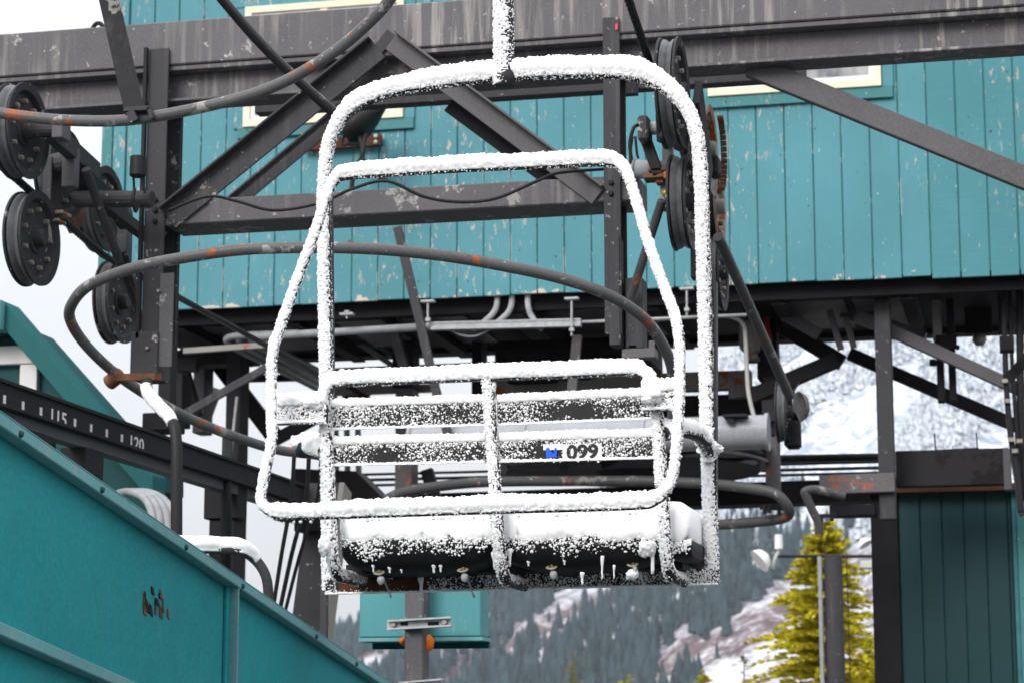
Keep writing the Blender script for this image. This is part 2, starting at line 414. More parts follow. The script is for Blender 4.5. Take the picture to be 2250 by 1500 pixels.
def foliage(name, a, b_, snowy=0, sprd=1.5):
    def f(t, b):
        p = pos(t); c = mixc(t, ramp(t, noi(t, p, .09, 4), .35, .65), c4(a), c4(b_))
        gi = N_(t, 'ShaderNodeNewGeometry'); c = mixc(t, mth(t, 'MULTIPLY', gi.outputs['Random Per Island'], .6), c, c4([x*sprd for x in b_]))
        if snowy:
            g_ = N_(t, 'ShaderNodeNewGeometry'); sp = N_(t, 'ShaderNodeSeparateXYZ'); t.links.new(g_.outputs['Position'], sp.inputs[0])
            c = mixc(t, ramp(t, noi(t, p, .33, 4, .7), .5-snowy, .72-snowy), c, (.8,.83,.88,1))
        t.links.new(c, b.inputs['Base Color']); b.inputs['Roughness'].default_value = .85
    return mat(name, f)
MF1 = foliage('dark_conifer', (.005,.015,.020), (.026,.044,.048), .0, 2.4); MF2 = foliage('snowy_conifer', (.10,.15,.19), (.2,.25,.3), .12)
def band(px, py, r):                  # snow gullies and avalanche paths climbing to the right
    v = py+.62*px+40*noise.noise(Vector((px/160.0, py/160.0, 2.2)))
    for c, w_ in ((2118,34),(2278,16 if px > 1430 else 0),(2410,72 if px > 1440 else 0),(2040,8)):
        if abs(v-c) < w_*r.uniform(.5,1.2) and r.random() < .93: return True
    return False
def dark(px, t, r):
    p, _ = mnt(px, t); x, y = pix(p)
    if y < 1130+r.uniform(-90,60) or band(x, y, r): return False
    if x > 1500 and y > 1330+.1*(x-1500) and stand(px, t) < .25: return False
    return stand(px, t) > -.12+r.uniform(-.3,.3)+(.35 if y < 1200 else 0)
def snowy(px, t, r):
    p, _ = mnt(px, t); x, y = pix(p)
    if x < 1080: return False
    if y > 1190: return False
    return stand(px*1.6, t*1.7) > -.02+r.uniform(-.25,.25) and noise.noise(Vector(((y+.62*x)/75.0, (x-y)/420.0, 5.5))) < .12
forest('dark_forest', 4200, dark, 4, 8, MF1, 19, 'dark blue-green conifers covering the lower mountain flank')
forest('snowy_forest', 6500, snowy, 2, 8, MF2, 13, 'snow-dusted conifers high on the mountain behind the steel columns', (.15,.26))

hz_b = MB(); hz_b.box((-2600,-60,-1.0), (2600,2400,620))
hzo = hz_b.build('haze', bpy.data.materials.new('haze_air'), kind='stuff'); hm = hzo.data.materials[0]; hm.use_nodes = True; hm.node_tree.nodes.clear()
_o = hm.node_tree.nodes.new('ShaderNodeOutputMaterial'); _v = hm.node_tree.nodes.new('ShaderNodeVolumePrincipled')
_v.inputs['Color'].default_value = (.78,.88,1,1); _v.inputs['Density'].default_value = .00011; _v.inputs['Anisotropy'].default_value = .2
hm.node_tree.links.new(_v.outputs[0], _o.inputs['Volume'])

# --- yellow-green conifers in the middle distance
def conifer(name, px, py, depth, wfac, label, dens=1.0, colr=None):
    top = D(px, py, depth); H = top.z; base = Vector((top.x, top.y, 0)); rnd = random.Random(int(px*7+py))
    r0 = root(name, base, label, 'tree', 'yellow-green conifers in front of the mountain')
    t = MB(); t.tube([base+Vector((0,0,H*k/6)) for k in range(7)], lambda u: .02*H*(1-u)+.008, 8); t.build('trunk', M['bark'], r0, True)
    V = []; F = []; o = 0; W = H*wfac
    nb = int(175*dens)
    for i in range(nb):
        u = (round(rnd.random()**.8*26)+rnd.uniform(-.42,.42))/26.5; u = min(.99, max(0, u)); z = H*(.12+.88*u); L = W*(1-u)**.85*rnd.uniform(.55, 1.1)+.06*H*(.4+.6*rnd.random())*.5; az = rnd.random()*6.283
        dr = Vector((math.cos(az), math.sin(az), rnd.uniform(-.18, .12)+u*.35)); sd_ = Vector((-math.sin(az), math.cos(az), 0))
        m = max(6, int(40*L/W)+5)
        for k in range(m):
            s = (k+rnd.random())/m; c = base+Vector((0,0,z))+dr*(L*s)+Vector((0,0,-.12*L*s*s*2)) ; ln = (.055+.05*rnd.random())*W*(1.15-s*.6)
            for sg in (-1, 1, 0):
                d2 = (dr*(.75+.3*rnd.random())+sd_*sg*(.5+.5*rnd.random())+Vector((0,0,rnd.uniform(-.55,.35)))).normalized()*ln
                wv = d2.cross(Vector((rnd.uniform(-1,1), rnd.uniform(-1,1), rnd.uniform(-1,1)))).normalized()*ln*.22
                V += [tuple(c-wv*.4), tuple(c+d2*.5+wv), tuple(c+d2), tuple(c+d2*.5-wv)]; F.append((o, o+1, o+2, o+3)); o += 4
    np_mesh('crown', np.array(V), np.array(F), colr or MY, r0)
    return r0
MY = foliage('yellow_conifer', (.22,.23,.012), (.48,.41,.02)); MY2 = foliage('olive_conifer', (.09,.11,.02), (.22,.2,.03))
conifer('conifer_tree', 1812, 1150, 42, .42, 'tall yellow-green conifer beside the grey floodlight pole', 1.7)
conifer('conifer_tree', 1548, 1470, 55, .26, 'small yellow conifer tip under the right end of the chair seat', .6)
conifer('conifer_tree', 1634, 1432, 58, .16, 'thin olive conifer spire left of the tall yellow tree', .5, MY2)
conifer('conifer_tree', 1256, 1432, 70, .15, 'thin yellowish conifer spire below the middle of the chair', .5, MY2)
conifer('conifer_tree', 1905, 1400, 50, .34, 'yellow-green conifer close to the dark teal wall corner', .9)
conifer('conifer_tree', 1376, 1478, 60, .3, 'low yellow conifer top at the bottom edge right of centre', .4)

# ================================================================== MACHINE HOUSE
YH = 16.0; ZB = P(729, 665, YH).z; ZT = ZB + 3.2
XL = P(220, 500, YH).x; XR = P(2480, 500, YH).x; YF = 18.15
house = root('machine_house', (0, YH, ZB), 'elevated teal board-clad machine house with cream-framed windows above the lift frame', 'building')
mb = MB(); mb.box((XL+.02, YH+.009, ZB+.02), (XR, YH+.1, ZT)); mb.build('wall', M['groove'], house)
mb = MB(); mb.box((XL+.02, YF-.1, ZB+.02), (XR, YF, ZT)); mb.box((XL+.02, YH+.1, ZB+.02), (XL+.1, YF-.1, ZT)); mb.box((XR-.1, YH+.1, ZB+.02), (XR, YF-.1, ZT)); mb.build('rear_wall', M['wall'], house)
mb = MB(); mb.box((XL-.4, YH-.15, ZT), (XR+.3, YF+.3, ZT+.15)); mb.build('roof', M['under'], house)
bw = .2035; x = XL + .20; bm_ = None; i = 0; XP = P(2040, 560, YH).x
while x < XR-.05:
    me_ply = x > XP
    m_ = MB(); zb = ZB - (.022 if me_ply else 0) + random.uniform(-.004, .004); yo = random.uniform(-.0025, .0025)
    m_.box((x+.005, YH+yo, zb), (x+bw-.005, YH+.028+yo, ZT-.01)); m_.build('board', M['wall2' if me_ply else 'wall'], house, bevel=.003)
    x += bw; i += 1
mb = MB(); mb.box((XL, YH-.022, ZB-.01), (XL+.085, YH+.025, ZT-.01)); mb.build('corner_trim', M['trim'], house, bevel=.003)
mb = MB(); mb.box((XL+.09, YH-.012, ZB-.01), (XL+.19, YH+.026, ZT-.01)); mb.build('corner_trim', M['wall'], house, bevel=.003)
def window(x0, x1, yb, yt, split):
    l, r = P(x0, yb, YH).x, P(x1, yb, YH).x; zb = P(x0, yb, YH).z; zt = P(x0, yt, YH).z; f = .055
    m = MB()
    for (a, b, c, d) in ((l, l+f, zb, zt), (r-f, r, zb, zt), (l+f, r-f, zb, zb+f), (l+f, r-f, zt-f, zt)): m.box((a, YH-.045, c), (b, YH-.006, d))
    s = l+(r-l)*split; m.box((s-.03, YH-.038, zb+f), (s+.03, YH-.006, zt-f))
    fr = m.build('window_frame', M['cream'], house, bevel=.003)
    m = MB(); g2 = l+f+.002
    for (a, b) in ((l+f, s-.03), (s+.03, r-f)):
        for (u0, u1, v0, v1) in ((a, a+.035, zb+f, zt-f), (b-.035, b, zb+f, zt-f), (a+.035, b-.035, zb+f, zb+f+.035), (a+.035, b-.035, zt-f-.035, zt-f)):
            m.box((u0, YH-.026, v0), (u1, YH-.006, v1))
    m.build('sash', M['white'], fr)
    for (a, b) in ((l+f, s-.03), (s+.03, r-f)):
        m = MB(); m.box((a, YH-.014, zb+f), (b, YH-.008, zt-f)); m.build('pane', M['glass'], fr)
    k = .05
    m = MB(); m.box((l-k, YH-.03, zb-.085), (r+k+.03, YH-.006, zb-.003)); m.build('sill', M['trim'], house, bevel=.003)
    for (a, b) in ((l-.085, l-.003), (r+.003, r+.085)):
        m = MB(); m.box((a, YH-.02, zb-.002), (b, YH-.006, zt)); m.build('casing', M['wall'], house, bevel=.003)
    m = MB(); m.box((l-.085, YH-.024, zt+.003), (r+.085, YH-.006, zt+.08)); m.build('casing', M['wall'], house, bevel=.003)
window(537, 888, 283, 20, .5); window(1557, 1938, 216, -60, .34)
# floor structure under the house
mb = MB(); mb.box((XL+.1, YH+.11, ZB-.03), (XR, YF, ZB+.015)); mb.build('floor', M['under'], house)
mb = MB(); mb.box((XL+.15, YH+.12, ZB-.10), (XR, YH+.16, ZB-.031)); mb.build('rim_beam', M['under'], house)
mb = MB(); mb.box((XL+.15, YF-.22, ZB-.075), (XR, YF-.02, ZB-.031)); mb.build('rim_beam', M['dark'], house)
for x_ in np.arange(XL+.6, XR, .92):
    mb = MB(); mb.ibeam((x_, YH+.17, ZB-.08), (x_, YF-.23, ZB-.08), .095, .1, (1,0,0)); mb.build('joist', M['dark'], house)
for k_, (xa, xb) in enumerate(((470,700),(760,860),(960,1040),(1120,1480),(1720,1860),(1880,2020))):
    a = P(xa, 700, YH+.8).x; b = P(xb, 700, YH+.8).x
    mb = MB(); mb.box((a, YH+.5, ZB-.05), (b, YF-.5, ZB-.034)); mb.build('floor_panel', M['floorp'], house)
# soffit light with a red collar
lr = P(2150, 690, YH+1.2)
mb = MB(); mb.box((lr.x-.1, lr.y-.06, ZB-.22), (lr.x+.1, lr.y+.1, ZB-.032)); ob_ = mb.build('lamp_box', M['under'], house)
mb = MB(); mb.lathe([(0,0),(.045,0),(.055,-.05),(.03,-.085),(0,-.085)], (lr.x, lr.y-.02, ZB-.222), (0,0,1), 16); mb.build('lamp_bulb', M['boltm'], house, True)

# ================================================================== GANTRY (front steel frame)
YG = 9.8
gan = root('lift_gantry', (0, YG, P(345, 820, YG).z), 'grey painted steel gantry frame with peeling paint spanning in front of the machine house', 'steel frame')
x0, x1 = P(-420, 150, YG).x, P(2720, 50, YG).x
za, zb_ = P(1000, 99, YG).z, P(1000, 10, YG).z
mb = MB(); mb.box((x0, YG, za), (x1, YG+.10, zb_+.02)); mb.build('top_beam', M['beam'], gan, bevel=.006)
zf = P(1000, 182, YG+.02).z
mb = MB()
mb.box((x0, YG+.012, za-.026), (x1, YG+.26, za-.003)); mb.box((x0, YG+.085, zf+.014), (x1, YG+.10, za-.026)); mb.box((x0, YG+.02, zf), (x1, YG+.19, zf+.014))
mb.build('flange_beam', M['beam'], gan, bevel=.003)
# rear gantry beam behind, seen under the front one
mb = MB(); zr = P(1600, 182, YG+.75).z; mb.box((P(560,200,YG+.75).x, YG+.75, zr), (P(1770,200,YG+.75).x, YG+.83, zr+.28)); mb.build('rear_beam', M['col'], gan, bevel=.004)
def gbar(name, p, q, wpx, th, m='brace', dy=0, lip=0, bevel=.004):
    b = MB(); bx(b, p, q, YG, wpx, th, dy, lip); return b.build(name, M[m], gan, bevel=bevel)
for xx in (x0+.15, x1-.3):
    mb = MB(); mb.ibeam((xx, YG+.14, 0), (xx, YG+.14, za-.03), .2, .2); mb.build('end_leg', M['col'], gan)
# bottom chord
a, b = P(360, 466, YG), P(1402, 414, YG)
mb = MB(); zc0 = P(1000, 461, YG).z; zc1 = P(1000, 406, YG).z
mb.box((a.x, YG, zc0), (b.x, YG+.25, zc1)); mb.build('bottom_chord', M['beam2'], gan, bevel=.006)
# columns
def column(pt, pb, wpx, th, dy):
    a, b = P(pt[0], pt[1], YG), P(pb[0], pb[1], YG); wd = m_of(wpx, a); xc = (a.x+b.x)/2
    c = MB(); y = YG+dy
    c.box((xc-wd/2, y, b.z), (xc+wd/2, y+.012, a.z)); c.box((xc-wd/2, y+th-.012, b.z), (xc+wd/2, y+th, a.z)); c.box((xc+.004-wd/2, y+.0125, b.z), (xc+.02-wd/2, y+th-.0125, a.z))
    return c.build('column', M['col'], gan, bevel=.002), xc, wd
c1, xc1, wd1 = column((351, 110), (338, 745), 46, .19, -.022)
mb = MB(); mb.box((xc1-wd1/2-.016, YG-.05, P(345,745,YG).z), (xc1-wd1/2-.0005, YG-.0225, P(345,110,YG).z)); mb.build('column_lip', M['dark'], gan)
c2, xc2, wd2 = column((1339, 42), (1355, 735), 37, .16, -.024)
mb = MB(); rect(mb, 1338, 520, 1362, 758, YG-.03, .1); mb.build('column_sleeve', M['col'], gan, bevel=.003)
mb = MB(); rect(mb, 1374, 610, 1412, 765, YG+.02, .12); mb.build('column_foot', M['col'], gan, bevel=.003)
mb = MB(); rect(mb, 1366, 765, 1440, 786, YG, .08); rect(mb, 1380, 757, 1400, 765, YG+.02, .04); rect(mb, 1425, 748, 1437, 765, YG+.02, .03); mb.build('guide_bracket', M['rustcol'], gan, bevel=.003)
mb = MB(); rect(mb, 286, 728, 346, 832, YG-.05, .16); mb.build('column_box', M['col'], gan, bevel=.004)
mb = MB(); rect(mb, 349, 600, 379, 806, YG-.035, .012); mb.build('side_plate', M['beam2'], gan, bevel=.003)
mb = MB(); rect(mb, 374, 160, 394, 700, YG+.2, .03); mb.build('rear_column', M['dark'], gan, bevel=.003)
# diagonals: angle irons with a proud upper flange
def angle(p, q, wpx, dy, m='brace', fl=.05, top=True):
    a, b = P(p[0], p[1], YG)+Vector((0,dy,0)), P(q[0], q[1], YG)+Vector((0,dy,0)); wd = m_of(wpx, (a+b)/2)
    t = (b-a).normalized(); s = t.cross(Vector((0,1,0))).normalized()
    if s.z < 0: s = -s
    c = MB(); c.ob(a-s*wd/2, b-a, s*wd, Vector((0,.012,0)))
    e = s*(wd/2-.011) if top else -s*wd/2
    c.ob(a+e-Vector((0,fl,0)), b-a, s*.011, Vector((0,fl-.0005,0)))
    return c.build('diagonal_brace', M[m], gan, bevel=.002)
angle((832, 108), (372, 482), 56, -.016, 'col')
angle((735, 222), (462, 450), 36, .16, 'beam2', .02)
angle((862, 92), (1316, 432), 46, -.016, 'brace')
angle((965, 208), (1250, 418), 34, .17, 'dark', .03)
gbar('diagonal_brace', (1640, 128), (2300, 396), 50, .05, 'brace', .104)
mb = MB(); rect(mb, 1364, 150, 1400, 208, YG+.55, .04); mb.build('hanger_plate', M['col'], gan, bevel=.004)
gbar('end_plate', (835, 85), (855, 100), 52, .014, 'col', -.004)
def bolts(pts, Y, r=.013, parent=gan, m='dark'):
    for (px, py) in pts:
        p = P(px, py, Y); b = MB(); b.lathe([(0,-.016),(r*.8,-.016),(r,-.010),(r,0)], p, (0,-1,0) if 0 else (0,1,0), 6); b.build('bolt', M[m], parent)
bolts([(342,440),(342,462),(341,486),(1343,402),(1343,426)], YG-.022)
bolts([(325,765),(345,552),(350,640)], YG-.05, .009, gan, 'boltm')
mb = MB(); p_ = P(1353, 58, YG-.03); mb.box((p_.x-.002, p_.y-.004, p_.z-.018), (p_.x+.009, p_.y, p_.z+.01)); mb.build('flagging_tag', plain('pink_tag', (.75,.07,.1), .5), gan)
p_ = P(206, 62, YG); mb = MB(); mb.tube([p_+Vector((.032*math.cos(k*.35-.3),.05,.05*math.sin(k*.35-.3)-.01)) for k in range(11)], .011, 8); mb.build('lifting_eye', M['dark'], gan, True)
# perforated holes row on the lower flange, and cable on the chord
p1 = [D(372,462,10.1), D(455,432,10.0), D(520,442,10.0), D(600,462,10.0), D(700,447,10.0), D(775,415,10.05), D(850,398,10.0), D(930,432,10.0), D(1010,444,10.0), D(1090,436,10.0), D(1180,398,10.0), D(1230,380,10.1), D(1330,372,10.3)]
mb = MB(); mb.tube(spline(p1, 6), .0075, 8); mb.build('chord_cable', M['rubber'], None, True, label='black cable sagging in loops along the bottom chord of the gantry', cat='cable')
# thin pipe behind the beam at left
mb = MB(); mb.tube(spline([P(150,258,YG+.15), P(290,228,YG+.13), P(400,218,YG+.2), P(560,216,YG+.25), P(760,190,YG+.25)], 6), .011, 8); mb.build('thin_conduit', M['conduit'], None, True, label='thin grey conduit running under the top beam of the gantry', cat='conduit')

# ================================================================== SHEAVES AND ROPES
def wheel_mesh(R, wdt=.085):
    side = MB(); lin = MB(); bol = MB(); hub = MB(); h = wdt/2
    side.lathe([(0,h*.55),(R*.30,h*.55),(R*.32,h*.35),(R*.78,h*.35),(R*.84,h*.9),(R*1.0,h*1.0),(R*1.0,h*.78),(R*.93,h*.70)], (0,0,0), (1,0,0), 44)
    side.lathe([(0,-h*.55),(R*.30,-h*.55),(R*.32,-h*.35),(R*.78,-h*.35),(R*.84,-h*.9),(R*1.0,-h*1.0),(R*1.0,-h*.78),(R*.93,-h*.70)], (0,0,0), (1,0,0), 44)
    lin.lathe([(R*.9,h*.72),(R*.965,h*.6),(R*.955,h*.35),(R*.90,0),(R*.955,-h*.35),(R*.965,-h*.6),(R*.9,-h*.72)], (0,0,0), (1,0,0), 44)
    bol.lathe([(0,.022),(.010,.022),(.012,.015),(.012,0)], (h*.35, 0, 0), (1,0,0), 6)
    hub.lathe([(0,h*1.5),(R*.15,h*1.5),(R*.19,h*1.2),(R*.19,-h*1.2),(R*.15,-h*1.5),(0,-h*1.5)], (0,0,0), (1,0,0), 20)
    return side, lin, bol, hub
def mesh_of(mb, name, m, smooth='auto'):
    o = mb.build(name, m, None, smooth); me = o.data; lo = o.location.copy(); me.transform(Matrix.Translation(lo)); bpy.data.objects.remove(o); return me
WM = {}
def wheel(parent, c, R, m='wheel', tilt=0, lm='liner', bmat='boltm'):
    key = (round(R,2), m, lm, bmat)
    if key not in WM:
        s, l, b, h = wheel_mesh(R); WM[key] = (mesh_of(s,'sheave',M[m]), mesh_of(l,'liner',M[lm]), mesh_of(b,'bolt',M[bmat]), mesh_of(h,'hub',M[m]))
    po = Vector(parent['_o']); top = bpy.data.objects.new('sheave_wheel', WM[key][0]); COL.objects.link(top); top.parent = parent; top.location = c-po; top.rotation_euler = (random.random()*.0, 0, tilt)
    for nme, me in zip(('liner','hub'), (WM[key][1], WM[key][3])):
        o = bpy.data.objects.new(nme, me); COL.objects.link(o); o.parent = top
    a0 = random.random()
    for k in range(9):
        o = bpy.data.objects.new('bolt', WM[key][2]); COL.objects.link(o); o.parent = top; a = a0+k*6.2832/9; o.location = (0, math.cos(a)*R*.62, math.sin(a)*R*.62)
    return top
LS = [(44,289,10.0,.213),(132,382,10.85,.212),(222,460,11.7,.222),(70,525,10.15,.213),(256,664,11.6,.208)]
sa = root('sheave_assembly', D(120, 640, 10.6), 'dark sheave train of grooved wheels on rocker arms at the left, against white sky', 'sheave train', 'rope sheave trains')
LC = [D(x, y, z) for x, y, z, R in LS]
for c, (x, y, z, R) in zip(LC, LS): wheel(sa, c, R)
off = Vector((.11, 0, 0))
def part(nm, m, parent, fn, smooth=False, bevel=.003):
    b = MB(); fn(b); return b.build(nm, M[m], parent, smooth, bevel if not smooth else 0)
part('rocker_arm', 'col', sa, lambda b: b.bar(LC[0]+off, LC[1]+off*1.4, .085, .05, (1,0,0)))
part('axle', 'col', sa, lambda b: b.cyl(LC[0]-off*.3, LC[0]+off*1.7, .034))
part('axle_cap', 'brace', sa, lambda b: b.box(LC[0]+Vector((.17,-.045,-.05)), LC[0]+Vector((.22,.045,.05))))
part('pivot_block', 'brace', sa, lambda b: b.box(D(162,358,10.4)+Vector((-.03,-.06,-.125)), D(162,358,10.4)+Vector((.03,.0,.06))))
part('axle', 'col', sa, lambda b: b.cyl(D(118,362,10.5), D(165,352,10.45), .05))
part('hanger_channel', 'col', sa, lambda b: (b.bar(D(104,345,10.45), D(101,460,10.4), .05, .012, (.3,1,0)), b.bar(D(114,345,10.5), D(111,460,10.45), .012, .07, (.3,1,0))))
part('clevis', 'tanm', sa, lambda b: (b.box(D(101,468,10.35)+Vector((-.09,-.04,-.016)), D(101,468,10.35)+Vector((.10,.06,.0))), b.box(D(101,468,10.35)+Vector((-.075,-.04,-.05)), D(101,468,10.35)+Vector((.08,.05,-.036)))))
part('brass_fitting', 'brass', sa, lambda b: b.lathe([(0,.02),(.018,.018),(.02,-.02),(0,-.025)], D(90,478,10.3), (0,0,1), 8), True)
part('lower_link', 'tanm', sa, lambda b: b.bar(D(98,478,10.3), D(96,530,10.3), .05, .03, (.3,1,0)))
part('gusset_plate', 'wheel', sa, lambda b: b.prism([D(165,362,10.5), D(258,452,11.2), D(262,505,11.25), D(240,470,11.1), D(172,420,10.6)], (.05,.01,0)))
part('rocker_arm', 'wheel', sa, lambda b: b.bar(D(150,395,10.6), D(312,520,11.4), .055, .05, (1,0,0)))
part('strut_rod', 'col', sa, lambda b: b.cyl(D(188,372,10.3), D(262,575,10.6), .021))
part('strut_rod', 'col', sa, lambda b: b.cyl(D(262,575,10.6), D(305,690,11.0), .019))
part('cross_axle', 'col', sa, lambda b: b.cyl(D(165,438,10.6), D(335,438,10.5), .04))
part('rocker_arm', 'wheel', sa, lambda b: b.bar(LC[2]+off, D(262,575,11.3), .10, .05, (1,0,0)))
part('rear_hub_arm', 'rustb', sa, lambda b: b.bar(D(128,430,11.0), D(160,500,11.1), .12, .05, (1,0,0)))
part('sensor_cable', 'rubber', sa, lambda b: b.tube(spline([D(296,415,10.4), D(292,440,10.38), D(298,465,10.4), D(306,440,10.42)], 5), .008, 6), True)
cp = D(303, 368, 10.4)
mb = MB(); mb.lathe([(0,.055),(.036,.05),(.038,-.038),(.030,-.045),(0,-.045)], cp, (0,0,1), 18)
so = root('sensor_cup', cp+Vector((0,0,-.1)), 'small black cup-shaped sensor on a wire beside the left column', 'sensor')
mb.build('cup', M['rubber'], so, 'auto')
mb = MB(); mb.cyl(cp+Vector((-.02,0,-.045)), cp+Vector((-.022,.02,-.12)), .006, 6); mb.cyl(cp+Vector((.02,0,-.045)), cp+Vector((.03,.02,-.12)), .006, 6); mb.build('stem', M['dark'], so)

# left haul rope: strands wound round the rope line
def rope(name, pts, r, label, strands=6, pitch=.22, cat='rope'):
    pts = resample(pts, .012); fr = frames(pts); b = MB(); step = .012; sr = r*.42
    for s in range(strands):
        b.tube([p + (N*math.cos(i*step/pitch*6.283+s*6.283/strands)+B*math.sin(i*step/pitch*6.283+s*6.283/strands))*(r-sr) for i, (p, (T,N,B)) in enumerate(zip(pts, fr))], sr, 5)
    return b.build(name, M['rope'], None, True, label=label, cat=cat, group='haul ropes')
rope('haul_rope', [D(-60,310,9.7), D(60,415,10.15), D(225,560,11.3), D(400,658,13.0), D(560,745,14.6), D(720,835,17.0)], .019, 'thick steel haul rope running down behind the left column towards the bullwheel')
rope('haul_rope', [D(1368,-40,9.2), D(1398,50,9.4), D(1440,180,9.75), D(1478,270,10.1), D(1500,330,10.6), D(1540,480,11.6)], .019, 'thick steel haul rope hanging past the right sheaves of the gantry', pitch=.16)
mb = MB(); mb.tube(spline([D(470,-20,9.3), D(560,85,9.4), D(650,175,9.5), D(745,262,9.6)], 6), .018, 8); 
tw = mb.build('twin_cable', M['rubber'], None, True, label='pair of thick black cables slanting in front of the top beam at left', cat='cable')
mb = MB(); mb.tube(spline([D(478,-20,9.3), D(570,85,9.4), D(660,175,9.5), D(752,255,9.6)], 6), .012, 8); tc2 = MB(); tc2.v, tc2.f = mb.v, mb.f; tc2.build('cable', M['guided'], tw, True)

# right sheave train, seen almost edge-on
sb = root('sheave_assembly', D(1510, 700, 10.4), 'rusty sheave train seen edge-on behind the right leg of the chair bail', 'sheave train', 'rope sheave trains')
RS = [(1478,205,9.7,.238,'wheel'),(1500,445,10.0,.212,'wheel'),(1545,330,10.75,.215,'tanm'),(1565,455,11.3,.2,'tanm'),(1572,600,11.2,.19,'wheel')]
RC = [D(x, y, z) for x, y, z, R, m in RS]
for c, (x, y, z, R, m) in zip(RC, RS): wheel(sb, c, R, m, 0, 'liner' if m == 'wheel' else 'rubber', 'boltm' if m == 'wheel' else 'rustb')
part('side_arm', 'dark', sb, lambda b: b.bar(RC[0]+Vector((.09,0,0)), RC[1]+Vector((.1,0,.1)), .16, .03, (1,0,0)))
part('rocker_arm', 'dark', sb, lambda b: b.bar(RC[0]+Vector((-.09,.1,-.12)), RC[2]+Vector((-.1,0,.05)), .12, .05, (1,0,0)))
part('hanger_plate', 'conduit', sb, lambda b: rect(b, 1454, 262, 1478, 368, 9.75, .04))
part('sensor_housing', 'col', sb, lambda b: rect(b, 1400, 252, 1424, 308, 9.55, .12), bevel=.01)
part('housing_boss', 'conduit', sb, lambda b: b.cyl(P(1424,282,9.62), P(1456,282,9.62), .03))
part('link_arm', 'dark', sb, lambda b: bx(b, (1418,306), (1446,385), 9.62, 24, .05))
part('pivot_pipe', 'conduit', sb, lambda b: (b.cyl(P(1365,372,9.75), P(1462,374,9.75), .042), b.cyl(P(1384,372,9.75), P(1396,372,9.75), .047)), True)
part('clamp_plate', 'rustb', sb, lambda b: (rect(b, 1412, 380, 1475, 390, 9.62, .1), rect(b, 1424, 368, 1478, 375, 9.62, .1), rect(b, 1440, 390, 1458, 402, 9.64, .06)))
part('grease_fitting', 'rusto', sb, lambda b: rect(b, 1458, 376, 1468, 392, 9.58, .03))
part('lower_block', 'tanm', sb, lambda b: rect(b, 1450, 390, 1474, 455, 9.68, .1))
part('brass_fitting', 'brass', sb, lambda b: b.lathe([(0,.01),(.022,.008),(.022,-.01),(0,-.012)], P(1465,424,9.66), (0,1,0), 10), True)
part('gear_box', 'dark', sb, lambda b: rect(b, 1556, 340, 1578, 382, 10.3, .12), bevel=.01)
part('strut_rod', 'guided', sb, lambda b: b.cyl(D(1455,440,9.9), D(1386,655,10.1), .02))
part('drop_plate', 'dark', sb, lambda b: rect(b, 1517, 545, 1526, 610, 10.1, .08))
part('wire', 'rubber', sb, lambda b: (b.tube(spline([D(1366,375,9.5), D(1385,355,9.5), D(1384,315,9.5), D(1392,282,9.5), D(1402,275,9.52)], 5), .008, 6), b.tube(spline([D(1396,300,9.5), D(1400,340,9.5), D(1404,348,9.5)], 4), .006, 6), b.tube(spline([D(1390,300,9.5), D(1386,330,9.5), D(1389,352,9.5)], 4), .006, 6)), True)
bb = MB()
for k in range(16):
    a = -1.1+k*.15; c = RC[2]+Vector((.06, math.cos(a)*0.19, math.sin(a)*.19)); bb.lathe([(0,.028),(.012,.028),(.014,.0)], c, (1,0,0), 6)
bb.build('rusty_bolts', M['rustb'], sb)
mb = MB(); mb.cyl(D(1578,520,10.6), D(1735,870,11.6), .026)
mb.build('stay_rod', M['guided'], None, 'auto', label='long dark stay rod slanting down from the right sheaves to the small wheel', cat='rod')

# ================================================================== GUIDE TUBES
def tube_thing(name, pts, r, m, label, cat='guide rail', n=8, group=None):
    b = MB(); b.tube(spline(pts, n), r, 14); return b.build(name, M[m], None, 'auto', label=label, cat=cat, group=group)
ug = root('guide_rail', D(300, 262, 8.8), 'curved worn guide tube with orange rust hanging from a flat arm at upper left', 'guide rail')
mb = MB(); mb.tube(spline([D(-60,240,9.0), D(60,257,8.95), D(150,265,8.9), D(250,266,8.85), D(330,258,8.8), D(450,235,8.75), D(560,206,8.7), D(650,167,8.65), D(740,110,8.6), D(800,60,8.55), D(850,8,8.5), D(885,-50,8.45)], 10), .0225, 16); mb.build('tube', M['guide'], ug, 'auto')
mb = MB(); mb.bar(D(229,-40,8.72), D(295,250,8.78), m_of(44, D(295,250,8.78)), .018, (.0,1,0)); mb.build('hanger_arm', M['col'], ug, bevel=.002)
mb = MB(); a = D(302,248,8.78); mb.bar(a+Vector((-.05,-.02,.012)), a+Vector((.055,-.02,.012)), .016, .06); mb.bar(a+Vector((.05,-.02,.012)), a+Vector((.066,-.02,-.03)), .012, .05); mb.bar(a+Vector((-.02,-.03,.0)), a+Vector((.0,-.03,-.04)), .03, .03); mb.build('clamp', M['col'], ug)
hg = root('guide_rail', D(650, 1000, 11.0), 'U-shaped dark guide tube looping round the left column and behind the chair', 'guide rail')
mb = MB(); mb.tube(spline([D(760,1010,11.2), D(690,998,11.1), D(600,985,10.9), D(480,945,10.6), D(380,900,10.4), D(270,832,10.2), D(195,765,9.9), D(155,705,9.6), D(160,665,9.45), D(200,625,9.3), D(290,590,9.2), D(400,567,9.1), D(530,549,9.05), D(680,544,9.0), D(830,548,9.0), D(980,563,9.05), D(1120,587,9.1), D(1240,614,9.2), D(1340,650,9.3), D(1410,695,9.4), D(1450,745,9.5), D(1474,800,9.6), D(1480,860,9.7), D(1478,930,9.8)], 10), .0235, 16); mb.build('tube', M['guide'], hg, 'auto')
